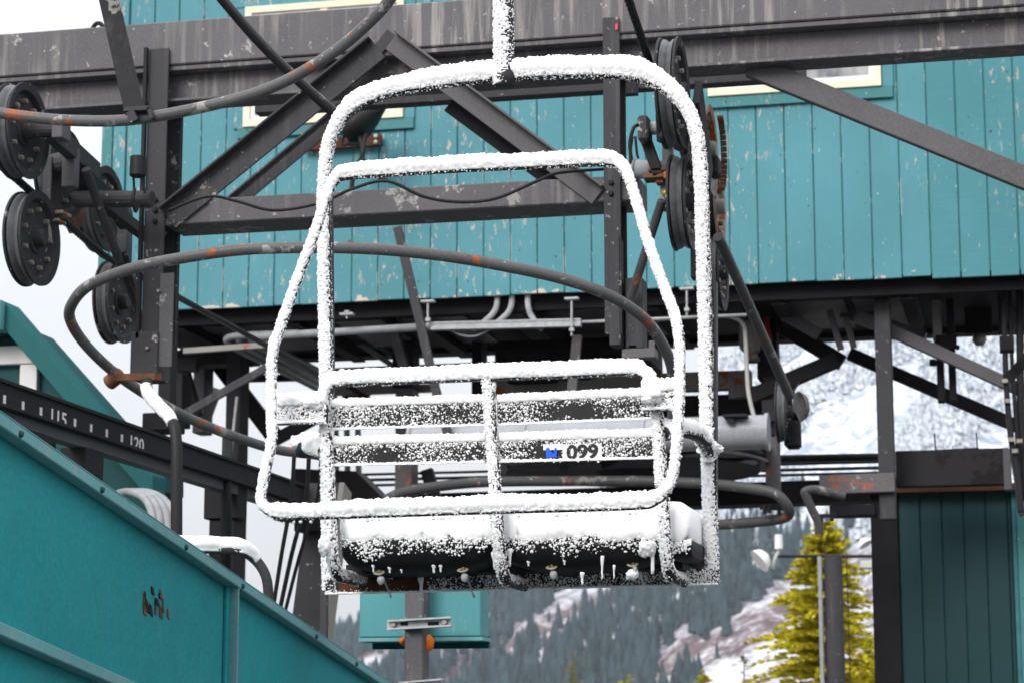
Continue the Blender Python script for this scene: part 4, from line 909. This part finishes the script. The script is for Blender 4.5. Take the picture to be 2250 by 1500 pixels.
mb = MB(); rect(mb, -300, 716, 36, 740, YS-.12, .1); mb.build('soffit', M['shed'], sh)
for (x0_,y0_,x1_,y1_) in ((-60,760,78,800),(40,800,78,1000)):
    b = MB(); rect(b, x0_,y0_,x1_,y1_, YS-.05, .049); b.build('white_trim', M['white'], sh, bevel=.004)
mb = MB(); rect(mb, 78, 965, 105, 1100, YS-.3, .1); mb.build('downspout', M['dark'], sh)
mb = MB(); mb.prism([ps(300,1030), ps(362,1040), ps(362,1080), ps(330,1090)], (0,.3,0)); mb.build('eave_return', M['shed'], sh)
co = root('conduit_coil', D(320,1165,11.5), 'four grey conduits arching over together behind the teal girder', 'conduit')
for k in range(4):
    o_ = 16*k; b = MB(); b.tube(spline([D(262+o_*.5,1082,12.4), D(285+o_*.7,1080,12.2), D(315+o_*.8,1092,12.0), D(332+o_*.95,1120,11.8), D(338+o_,1160,11.7), D(340+o_,1260,11.6)], 7), .021, 10); b.build('conduit', M['conduit'], co, True)

# teal ramp girder in the left foreground
dg = (RT*.151 + UP*(-.2916) + FW); dg_n = dg.normalized(); hz = Vector((dg.x,dg.y,0)).normalized(); nn = hz.cross(Vector((0,0,1)))     # towards the camera side
if nn.dot(RT) < 0: nn = -nn
A = D(0, 930, 6.0) - dg*1.2; Lv = dg*6.6; dwn = Vector((0,0,-1)); 
gr = root('ramp_girder', A+Lv*.5+dwn*1.2, 'long sloping teal steel girder with flanges and a stiffener in the left foreground', 'girder')
mb = MB(); mb.ob(A-nn*.02, Lv, dwn*1.6, nn*.02); mb.build('web', M['girder'], gr)
mb = MB(); mb.ob(A+nn*.001, Lv, dwn*.034, nn*.045); mb.ob(A-nn*.06+Vector((0,0,.0005)), Lv, Vector((0,0,.006)), nn*.105); mb.build('top_flange', M['girdert'], gr, bevel=.003)
lowA = D(0,1402,6.0); q_ = lowA - D(0,930,6.0); dz = abs(q_.z)-.03
mb = MB(); mb.ob(A+nn*.001+dwn*dz, Lv, dwn*.034, nn*.045); mb.build('lower_flange', M['girdert'], gr, bevel=.003)
tS = (-.061+0) ; 
def on_girder(px):                     # point of the top edge seen at picture column px
    a0 = D(0,930,6.0); u = (px-1125)/FPX; ca = (a0-CAM); t = (u*ca.dot(FW)-ca.dot(RT))/(dg.dot(RT)-u*dg.dot(FW)); return a0+dg*t
sp_ = on_girder(492); mb = MB(); mb.ob(sp_+dwn*.036+nn*.001, hz*.045, dwn*1.4, nn*.012); mb.build('stiffener', M['girder'], gr, bevel=.002)
mb = MB(); mb.ob(sp_+hz*.046+dwn*.036+nn*.001, hz*.012, dwn*1.4, nn*.042); mb.build('stiffener_fin', M['girdert'], gr, bevel=.002)
for px in (8, 190, 378, 505, 670, 760):
    p_ = on_girder(px); b = MB(); b.lathe([(0,.010),(.008,.009),(.011,0)], p_+nn*.046+dwn*.022, nn, 8); b.build('rivet', M['shed'], gr)
fl = on_girder(350); f0 = fl + dwn*((1320-(930+.68*350))*dep(fl)/FPX)
rnd = random.Random(9)
for k in range(17):
    u = rnd.uniform(-.16,.14); v = rnd.uniform(-.02,.06); a = f0+hz*u+Vector((0,0,v))+nn*.001; L_ = rnd.uniform(.02,.06); w_ = rnd.uniform(.008,.022)
    b = MB(); b.prism([a, a+hz*w_+Vector((0,0,-L_*.2)), a+hz*w_*1.8+Vector((0,0,-L_)), a+hz*w_*.2+Vector((0,0,-L_*.8))], nn*.0025); b.build('paint_flake', M['rustb' if k % 2 else 'under'], gr)

# ================================================================== THE CHAIR
YB, YL_, YS_ = 6.5, 6.82, 6.28            # planes of the backrest, the bail and the raised safety bar
ch = root('ski_chair', P(1150, 1300, YL_), 'two-seat chairlift chair number 099 coated in rime and snow, hanging in the middle', 'chairlift chair')
WIND = Vector((-.62, -.72, .32)).normalized()       # side the rime grew on
ICO_V, ICO_F = None, None
def ico():
    bm = bmesh.new(); bmesh.ops.create_icosphere(bm, subdivisions=1, radius=1.0)
    v = np.array([tuple(x.co) for x in bm.verts]); f = np.array([[q.index for q in x.verts] for x in bm.faces]); bm.free(); return v, f
ICO_V, ICO_F = ico()
RIME = []                                           # (position, radius) of every rime grain
def grain(p, r): RIME.append((p.x, p.y, p.z, r))
def nz(p, f): return noise.noise(p*f)
def shell(b, pts, r, top=.02, rime=.008, c0=-.1, closed=False, seg=34, amp=.005, topn=.0, wind=WIND):
    """snow crust over a tube: thick on top where the tube lies flat, thin rime on the windward side, sunk into the tube elsewhere"""
    pts = resample(pts, .004, closed); fr = frames(pts, closed); n = len(pts); vs = []; fs = []
    for i, (p, (T, Nn, B)) in enumerate(zip(pts, fr)):
        flat = math.sqrt(max(0, 1-T.z*T.z)); lump = 1+.35*nz(p, 7)
        for k in range(seg):
            a = 6.2832*k/seg; d = Nn*math.cos(a)+B*math.sin(a); q = p+d*r
            up = max(0, d.z)**1.1*flat*flat; c = d.dot(wind)
            t = top*up*lump + rime*(c-c0)/(1-c0)*(1.0) + nz(q, 45)*amp*.28 + nz(q, 140)*amp*.55 + nz(q, 330)*amp*.85
            if d.z < -.55 and flat > .6: t -= .012*(-d.z)
            t = max(-.003, t)
            vs.append(p + d*(r+t) + Vector((0,0,max(0,t)*.15*flat if d.z > 0 else 0)))
    for i in range(n if closed else n-1):
        j = (i+1) % n
        for k in range(seg): fs.append((i*seg+k, i*seg+(k+1) % seg, j*seg+(k+1) % seg, j*seg+k))
    if not closed: fs += [tuple(range(seg))[::-1], tuple((n-1)*seg+k for k in range(seg))]
    b.add(vs, fs)
def grains_on_tube(pts, r, per_m, bias=.2, rmin=.0010, rmax=.0034, closed=False, wind=WIND):
    pts = resample(pts, .01, closed); fr = frames(pts, closed); m = int(len(pts)*.01*per_m*2.2)
    for _ in range(m):
        i = random.randrange(len(pts)); T, Nn, B = fr[i]; a = random.random()*6.2832; d = Nn*math.cos(a)+B*math.sin(a)
        c = max(d.dot(wind), d.z*.9*math.sqrt(max(0,1-T.z*T.z)))
        if random.random() > max(0.03, (c+bias)/(1+bias))*1.1: continue
        s = random.random()**2.2; grain(pts[i]+T*random.uniform(-.005,.005)+d*(r+random.uniform(0,.001)+max(0,c)*random.uniform(.0,.007)), rmin+(rmax-rmin)*s)
def snowed(name, pts, r, m='chair', closed=False, seg=14, **k):
    t = MB(); t.tube(pts, r, seg, closed); o = t.build(name, M[m], ch, True); return o

# bail: one tube up, over and down, flat-sided
bail = spline([P(724,1296,YL_), P(722,1150,YL_), P(719,900,YL_), P(715,650,YL_), P(713,470,YL_), P(716,365,YL_), P(730,297,YL_), P(765,246,YL_), P(825,212,YL_), P(900,193,YL_), P(1000,178,YL_), P(1110,166,YL_), P(1250,160,YL_), P(1370,162,YL_), P(1440,180,YL_), P(1495,220,YL_), P(1528,280,YL_), P(1540,370,YL_), P(1545,520,YL_), P(1551,750,YL_), P(1557,1000,YL_), P(1566,1278,YL_)], 10)
RBAIL = .0205
ob = snowed('bail', bail, RBAIL)
s = MB(); shell(s, bail, RBAIL, top=.029, rime=.0032, c0=-.02, amp=.0065, wind=Vector((-.5,-.85,.15)).normalized()); s.build('bail_snow', M['snow'], ob, True)
grains_on_tube(bail, RBAIL, 2600, .42, wind=Vector((-.3,-.93,.15)).normalized())
# hanger stem
stem = [P(1105, -420, YL_-.01), P(1107, -80, YL_-.01), P(1108, 60, YL_-.01), P(1108, 188, YL_-.01)]
hs = snowed('hanger_stem', stem, .031)
s = MB(); shell(s, spline(stem, 8), .031, top=.0, rime=.003, c0=.3, amp=.010); s.build('stem_snow', M['snow'], hs, True)
grains_on_tube(spline(stem, 8), .031, 2600, .25)
mb = MB(); mb.lathe([(0,.02),(.03,.02),(.036,.0),(.03,-.03),(0,-.03)], P(1110,172,YL_-.012), (0,0,1), 14); mb.build('weld_collar', M['chair'], ch, True)

# backrest frame
top = spline([P(716,905,YB), P(712,875,YB), P(722,850,YB), P(750,838,YB), P(900,832,YB), P(1075,825,YB), P(1250,819,YB), P(1385,814,YB), P(1415,820,YB), P(1436,842,YB), P(1443,880,YB)], 8)
def leg(px0, py0, px1, py1):
    a, b = P(px0,py0,YB), P(px1,py1,YB); f = Vector((0,1,0)); dn_ = (b-a).normalized(); r_ = .07
    pts = [a.lerp(b, t) for t in (0,.33,.66)]+[b-dn_*r_] + [b-dn_*r_*(1-math.sin(t))+f*r_*(1-math.cos(t)) for t in (.4,.8,1.2,1.5)] + [b+f*.12, b+f*.30]
    return spline(pts, 5)
legs = [leg(714,890,733,1262), leg(1073,832,1103,1272), leg(1443,870,1468,1262)]
RBK = .0165
bk = snowed('back_rail', top, RBK)
s = MB(); shell(s, top, RBK, top=.014, rime=.007, c0=-.22, amp=.006); s.build('rail_snow', M['snow'], bk, True)
grains_on_tube(top, RBK, 1300, .4)
for i, (l_, cv) in enumerate(zip(legs, (-.35, .15, .0))):
    o_ = snowed('back_upright', l_, RBK)
    s = MB(); shell(s, l_, RBK, top=.003, rime=.0028, c0=cv+.12, amp=.0075); s.build('upright_snow', M['snow'], o_, True)
    grains_on_tube(l_, RBK, 2200, .5)
# slats
def slat(x0, y0, x1, y1, hpx, name='slat'):
    a, b = P(x0,y0,YB+.012), P(x1,y1,YB+.012); h = m_of(hpx, a); t = MB(); d = b-a; up = Vector((0,0,1))
    t.ob(a-up*h/2, d, up*h, Vector((0,.014,0))); o_ = t.build('slat', M['slat'], ch, bevel=.004)
    # snow ledge on the upper edge and rime lip on the lower edge, following the edges
    e1 = [a+up*h/2+Vector((0,.006,0))+d*u for u in np.linspace(0,1,14)]; e2 = [a-up*h/2+Vector((0,.002,0))+d*u for u in np.linspace(0,1,14)]
    s = MB(); shell(s, e1, .006, top=.010, rime=.006, c0=-.5, amp=.005, seg=18, wind=Vector((0,-.9,.45)).normalized()); shell(s, e2, .004, top=.0, rime=.005, c0=-.7, amp=.0045, seg=14, wind=Vector((0,-.95,-.2)).normalized()); s.build('slat_snow', M['snow'], o_, True)
    for _ in range(int(d.length*9500)):
        u = random.random(); v = random.random(); p = a+d*u-up*h/2+up*h*v
        dens = .26+.8*max(0, v-.62)*2+.5*max(0, .2-v)*2+.55*nz(p, 9)+.5*max(0, .1-u)*4
        if random.random() < dens: grain(p+Vector((0,random.uniform(-.0015,.0005),0)), .0009+.0027*random.random()**2.5)
    return o_, a, d, h
slat(724,917,1064,907,54); slat(1092,907,1436,893,54); slat(726,998,1068,990,50); S4 = slat(1096,990,1440,981,50)
# number plate and sticker on the lower right slat
yp = YB+.0085
def onp(x, y): return P(x, y, yp)
mb = MB(); c0_, c1_ = onp(1236, 1010), onp(1322, 973); mb.box((c0_.x, yp, c0_.z), (c1_.x, yp+.003, c1_.z)); npl = mb.build('number_plate', M['plate'], ch, bevel=.001)
cx, cz = onp(1280, 994).x, onp(1280, 993).z
text_mesh('099', .056, 'number', M['ink'], ch, Matrix(((1.12,0,0,cx),(0,0,-1,yp-.0012),(.012,1.0,0,cz),(0,0,0,1))), .0008, .0022)
mb = MB(); c0_, c1_ = onp(1194, 988), onp(1236, 974); mb.box((c0_.x, yp-.001, c0_.z), (c1_.x, yp+.002, c1_.z)); mb.build('sticker', M['plate'], ch)
mb = MB(); Q = lambda x, y: onp(x, y)
mb.prism([Q(1200,1004), Q(1200,984), Q(1206,982), Q(1210,990), Q(1216,997), Q(1219,983), Q(1223,983), Q(1224,1004)], (0,-.0022,0)); mb.build('sticker', M['blue'], ch)
for _ in range(60):
    p = onp(random.uniform(1196,1320), random.choice((random.uniform(1006,1014), random.uniform(970,974)))); grain(p, .0015+.002*random.random())
for _ in range(26): grain(onp(random.uniform(1238,1320), random.uniform(976,1008))+Vector((0,-.001,0)), .0012+.0012*random.random())

# raised safety bar: one closed loop in front of the backrest
sbp = [(598,905,6.34),(600,780,6.36),(616,725,6.38),(660,600,6.41),(698,500,6.44),(720,430,6.47),(738,398,6.48),(775,386,6.48),(1000,371,6.48),(1200,362,6.48),(1325,357,6.48),(1366,368,6.48),(1388,405,6.47),(1428,540,6.43),(1468,650,6.4),(1490,718,6.38),(1496,800,6.36),(1493,900,6.34),(1486,1000,6.32),(1474,1062,6.31),(1440,1100,6.3),(1380,1110,6.3),(1100,1118,6.3),(850,1126,6.3),(680,1131,6.3),(605,1128,6.3),(576,1104,6.3),(580,1060,6.31),(598,970,6.32)]
loop = spline([P(x,y,Y) for x,y,Y in sbp], 8, True); RSB = .0132
so_ = snowed('safety_bar', loop, RSB, closed=True)
s = MB(); shell(s, loop, RSB, top=.021, rime=.0044, c0=-.2, closed=True, amp=.006, wind=Vector((-.55,-.75,.38)).normalized()); s.build('safety_bar_snow', M['snow'], so_, True)
grains_on_tube(loop, RSB, 1300, .55, closed=True)
# pivot brackets
for (x0,y0,x1,y1,nm) in ((604,888,716,930,'l'),(1412,858,1500,900,'r')):
    t = MB(); rect(t, x0,y0,x1,y1, YB-.055, .03); o_ = t.build('pivot_bracket', M['chair'], ch, bevel=.004)
    a, b = P(x0,y0+2,YB-.045), P(x1,y0-6,YB-.045); s = MB(); shell(s, [a.lerp(b,u) for u in np.linspace(0,1,8)], .012, top=.014, rime=.008, c0=-.8, amp=.006, seg=20)
    a2, b2 = P(x0,y1,YB-.05), P(x1,y1-4,YB-.05); shell(s, [a2.lerp(b2,u) for u in np.linspace(0,1,8)], .005, top=.0, rime=.005, c0=-.8, amp=.004, seg=14); s.build('bracket_snow', M['snow'], o_, True)
    for _ in range(1500):
        p = P(random.uniform(x0,x1), random.uniform(y0,y1), YB-.0555)
        if random.random() < .62+.5*nz(p, 12): grain(p, .0014+.0026*random.random()**2)
# arm rests running forward to the bail
ar = [spline([P(1462,952,YB+.0), P(1500,946,YB+.06), P(1535,957,YB+.16), P(1556,985,YB+.27), P(1560,1010,YL_-.02)], 7), spline([P(712,992,YB+.02), P(690,985,YB+.1), P(672,976,YB+.16), P(690,972,YB+.24), P(716,985,YL_-.01)], 7)]
for pts in ar:
    o_ = snowed('arm_rest', pts, .021); s = MB(); shell(s, pts, .021, top=.010, rime=.006, c0=-.35, amp=.007); s.build('arm_snow', M['snow'], o_, True); grains_on_tube(pts, .021, 1800, .4)
mb = MB(); c_ = P(672,984,YB+.14); mb.lathe([(0,-.03),(.026,-.028),(.032,-.01),(.028,.03),(0,.04)], c_, (1,.5,-.1), 16); mb.build('arm_end', M['chair'], ch, True)
s = MB(); shell(s, [c_+Vector((-.04,-.01,.012)), c_+Vector((.0,-.01,.01)), c_+Vector((.05,-.02,.0))], .019, top=.005, rime=.003, c0=.1, amp=.009); s.build('arm_snow', M['snow'], ch, True)

# lower cross bar between the bail legs
a, b = P(715,1288,YL_-.03), P(1578,1266,YL_-.03); hb = m_of(34, a); up = Vector((0,0,1)); d = b-a
mb = MB(); mb.ob(a-up*hb/2, d, up*hb, Vector((0,.006,0))); mb.ob(a+up*(hb/2-.006)+Vector((0,.0065,0)), d, up*.006, Vector((0,.05,0))); cb_ = mb.build('cross_bar', M['chair'], ch, bevel=.001)
a2, b2 = P(745,1287,YL_-.0325), P(938,1282,YL_-.0325); mb = MB(); mb.ob(a2-up*hb*.40, b2-a2, up*hb*.8, Vector((0,.002,0))); mb.build('rust_patch', M['rustbar'], cb_)
mb = MB(); mb.ob(b-up*.012+Vector((-.012,.03,-hb/2)), Vector((.012,0,0)), up*.9, Vector((0,.03,0))) if 0 else None
for _ in range(5200):
    u = random.random(); v = random.random(); p = a+d*u-up*hb/2+up*hb*v+Vector((0,-.0005,0)); xr_ = (u > .03) and (u < .26)
    dens = (.10 if xr_ else .5)+ (.5 if v < .22 else 0) + .4*nz(p, 14)+(.4 if u > .8 else 0)
    if random.random() < dens: grain(p, .0011+.0022*random.random()**2)
s = MB(); e = [a-up*hb*.47+d*u+Vector((0,.0,0)) for u in np.linspace(0,1,30)]; shell(s, e, .003, top=.0, rime=.003, c0=-.3, amp=.0035, seg=12, wind=Vector((0,-1,0))); s.build('bar_rime', M['snow'], cb_, True)
# flat side plate on the outer face of the bail legs
for (x, y0, y1) in ((1572, 620, 1282), (732, 420, 1290)):
    p0, p1 = P(x if x > 1000 else x-8, y0, YL_+.0), P(x if x > 1000 else x, y1, YL_+.0); m_ = MB(); m_.ob(p1+Vector((-.004,-.012,0)), p0-p1, Vector((.008,0,0)), Vector((0,.04,0))); m_.build('bail_side_strip', M['chair'], ch)

# seat: two cushions on a pan, with snow heaped on it
def cushion(x0, x1, yt, yb, sag, name='seat_cushion'):
    l, r = P(x0,yb,YB+.05).x, P(x1,yb,YB+.05).x; zt = P((x0+x1)/2,yt,YB+.05).z; zb2 = P((x0+x1)/2,yb,YB+.05).z
    vs = []; fs = []; nu, nv = 40, 20
    for i in range(nu+1):
        u = i/nu; x = l+(r-l)*u; edge = (1-abs(2*u-1)**6)**.5
        for k in range(nv):
            t = 6.2832*k/nv; cy = math.copysign(abs(math.cos(t))**.3, math.cos(t)); sz = math.copysign(abs(math.sin(t))**.42, math.sin(t))
            z = (zt+zb2)/2+(zt-zb2)/2*sz*(.55+.45*edge); y = YB+.30+.255*cy*(.94+.06*edge)
            p = Vector((x, y, z)); w_ = 0
            if sz < 0: w_ = -sag*math.sin(math.pi*u)*abs(sz)+.012*nz(p, 9)*abs(sz)
            vs.append(p+Vector((0, .006*nz(p, 16), w_)))
    for i in range(nu):
        for k in range(nv): fs.append((i*nv+k, i*nv+(k+1) % nv, (i+1)*nv+(k+1) % nv, (i+1)*nv+k))
    fs += [tuple(range(nv))[::-1], tuple(nu*nv+k for k in range(nv))]
    t = MB(); t.add(vs, fs); o_ = t.build(name, M['cushion'], ch, True)
    for _ in range(int((r-l)*9000)):
        u = random.random(); v = random.random(); x = l+(r-l)*u; z = zt-(zt-zb2+sag*math.sin(math.pi*u))*v; p = Vector((x, YB+.05, z))
        if random.random() < 1.55-2.3*v+.5*nz(p, 11): sz_ = 1-2*v; th_ = math.asin(min(1, abs(sz_)**(1/.42))); grain(Vector((x, YB+.30-.255*max(.05,math.cos(th_))**.3, z-.012*v)), .0013+.0034*random.random()**2)
    return o_
cushion(748, 1078, 1150, 1242, .022); cushion(1092, 1462, 1148, 1238, .016); cushion(1455, 1520, 1180, 1222, .004)
mb = MB(); mb.box((P(760,1262,YB+.2).x, YB+.2, P(760,1262,YB+.2).z), (P(1500,1250,YB+.2).x, YB+.5, P(760,1240,YB+.2).z)); mb.build('seat_pan', M['slat'], ch)
def seat_snow():
    l, r = P(745,1170,YB+.06).x, P(1515,1170,YB+.06).x; vs = []; fs = []; nu, nv = 190, 54
    for i in range(nu+1):
        u = i/nu; x = l+(r-l)*u; e = min(1, (min(u, 1-u)/.035))**.5
        zt = P(745+770*u, 1108+ 6*u+ 5*noise.noise(Vector((u*6,0,5))), YB+.3).z; zb2 = P(745+770*u, 1214-4*u, YB+.06).z
        zc = (zt+zb2)/2; hz_ = (zt-zb2)/2
        for k in range(nv):
            t = 6.2832*k/nv; cy = math.copysign(abs(math.cos(t))**.45, math.cos(t)); sz = math.copysign(abs(math.sin(t))**.55, math.sin(t))
            p = Vector((x, YB+.315+.275*cy*(.9+.1*e), zc+hz_*sz*(.35+.65*e)))
            q = p+Vector((0,.008*nz(p,9)+.002*nz(p,60)+.002*nz(p,160), .008*nz(p+Vector((3,1,2)),7)+.0015*nz(p,70)+.0015*nz(p,170)))
            if sz < -.3: q.z += .010*nz(p, 30)+.010*nz(p,120)
            vs.append(q)
    for i in range(nu):
        for k in range(nv): fs.append((i*nv+k, i*nv+(k+1) % nv, (i+1)*nv+(k+1) % nv, (i+1)*nv+k))
    fs += [tuple(range(nv))[::-1], tuple(nu*nv+k for k in range(nv))]
    t = MB(); t.add(vs, fs); return t.build('seat_snow', M['snow'], ch, True)
seat_snow()
# snow clots
def blob(c, rx, ry, rz, name='snow_clot'):
    b = MB(); vs = []; fs = []; nu, nv = 30, 20
    for i in range(nv+1):
        th = math.pi*i/nv
        for k in range(nu):
            a = 6.2832*k/nu; dd = Vector((math.sin(th)*math.cos(a), math.sin(th)*math.sin(a), math.cos(th))); n_ = 1+.35*nz(c+dd*.05, 25)+.3*nz(c+dd*.05, 70)+.2*nz(c+dd*.05, 190); vs.append(c+Vector((dd.x*rx*n_, dd.y*ry*n_, dd.z*rz*n_)))
    for i in range(nv):
        for k in range(nu): fs.append((i*nu+k, i*nu+(k+1) % nu, (i+1)*nu+(k+1) % nu, (i+1)*nu+k))
    b.add(vs, fs); return b.build(name, M['snow'], ch, True)
blob(P(712,1200,YB-.02), .018,.016,.028); blob(P(1432,868,YB-.07), .03,.02,.022); blob(P(690,882,YB-.06), .03,.02,.022); blob(P(1075,850,YB-.0), .02,.018,.02)
blob(P(1560,985,YL_-.03), .035,.03,.02); blob(P(1420,1205,YB+.0), .024,.02,.025); blob(P(1390,1262,YB+.05), .018,.015,.014)
# icicles and ice drips
def icicle(x, y0, y1, Y, wpx, lean=0, m='snow'):
    a, b = P(x,y0,Y), P(x+lean,y1,Y); w_ = m_of(wpx, a)/2; n_ = 7
    t = MB(); t.tube([a.lerp(b,k/n_)+Vector((.002*nz(a+Vector((0,0,k)),3),0,0)) for k in range(n_+1)], lambda u: w_*(1-.62*u)*(1+.2*math.sin(u*9)), 8); return t.build('icicle', M[m], ch, True)
for args in ((925,1264,1308,YL_-.045,13),(1120,1205,1244,YB+.03,11),(1083,1212,1250,YB+.02,9,4),(1434,1190,1260,YB+.01,15),(1323,1220,1272,YB+.04,8),(1349,1240,1270,YB+.05,6),(1279,1256,1283,YB+.05,10),(953,1240,1258,YB+.06,10),(968,1240,1256,YB+.06,8),(856,1245,1258,YB+.06,8),(882,1250,1258,YB+.06,5),(820,1240,1256,YB+.06,7),(1161,1232,1243,YB+.05,8),(1240,1230,1240,YB+.05,7),(1102,1262,1276,YB+.05,9),(1405,1252,1294,YL_-.05,9,12)): icicle(*args)
for args in ((838,1262,1312,YL_-.05,9,22,'ice'),(1022,1256,1312,YL_-.05,9,20,'ice'),(1213,1250,1300,YL_-.05,8,6,'ice'),(1394,1244,1270,YB+.05,9,6,'ice')): icicle(*args)
for (x,y) in ((833,1258),(1017,1252),(1212,1246),(1390,1240)):
    c = P(x,y,YB+.07); t = MB(); t.lathe([(.013,-.002),(.018,.002),(.013,.004),(.008,.002),(.008,-.002),(.013,-.002)], c, (0,-.45,.9), 18); t.build('washer', M['washer'], ch, True)
    t = MB(); t.cyl(c+Vector((0,.002,.01)), c+Vector((.004,.004,-.03)), .005, 8); t.build('seat_bolt', M['boltm'], ch)
    t = MB(); t.lathe([(0,.014),(.010,.010),(.012,0),(.008,-.010),(0,-.014)], c+Vector((.006,-.002,-.022)), (0,0,1), 10); t.build('ice_bead', M['ice'], ch, True)
# drips under the safety bar
for _ in range(26):
    p = P(random.uniform(610,1420), 0, 6.3); x_ = random.uniform(620,1400); y_ = 1147-(x_-620)*.026; grain(P(x_, y_, 6.3), random.uniform(.003,.006))
# all rime grains: too many to pick apart, one mesh
G = np.array(RIME); n_ = len(G)
sc_ = G[:,3][:,None,None]*(NPR.uniform(.7,1.35,(n_,1,3))); jit = NPR.normal(0,.12,(n_,len(ICO_V),1))+1
V = ICO_V[None,:,:]*sc_*jit + G[:,None,:3]; F = ICO_F[None,:,:]+(np.arange(n_)*len(ICO_V))[:,None,None]
np_mesh('rime_grains', V.reshape(-1,3), F.reshape(-1,3), M['snow'], ch, True, kind='stuff')
print('rime grains', n_)
# snow on the other pipes
s = MB(); shell(s, HP[4:26], .0245, top=.016, rime=.004, c0=.2, amp=.004); s.build('snow_ridge', M['snow'], hp, True)
s = MB(); shell(s, BP[:34], .0205, top=.024, rime=-.006, c0=.2, amp=.003); s.build('snow_ridge', M['snow'], bp, True)
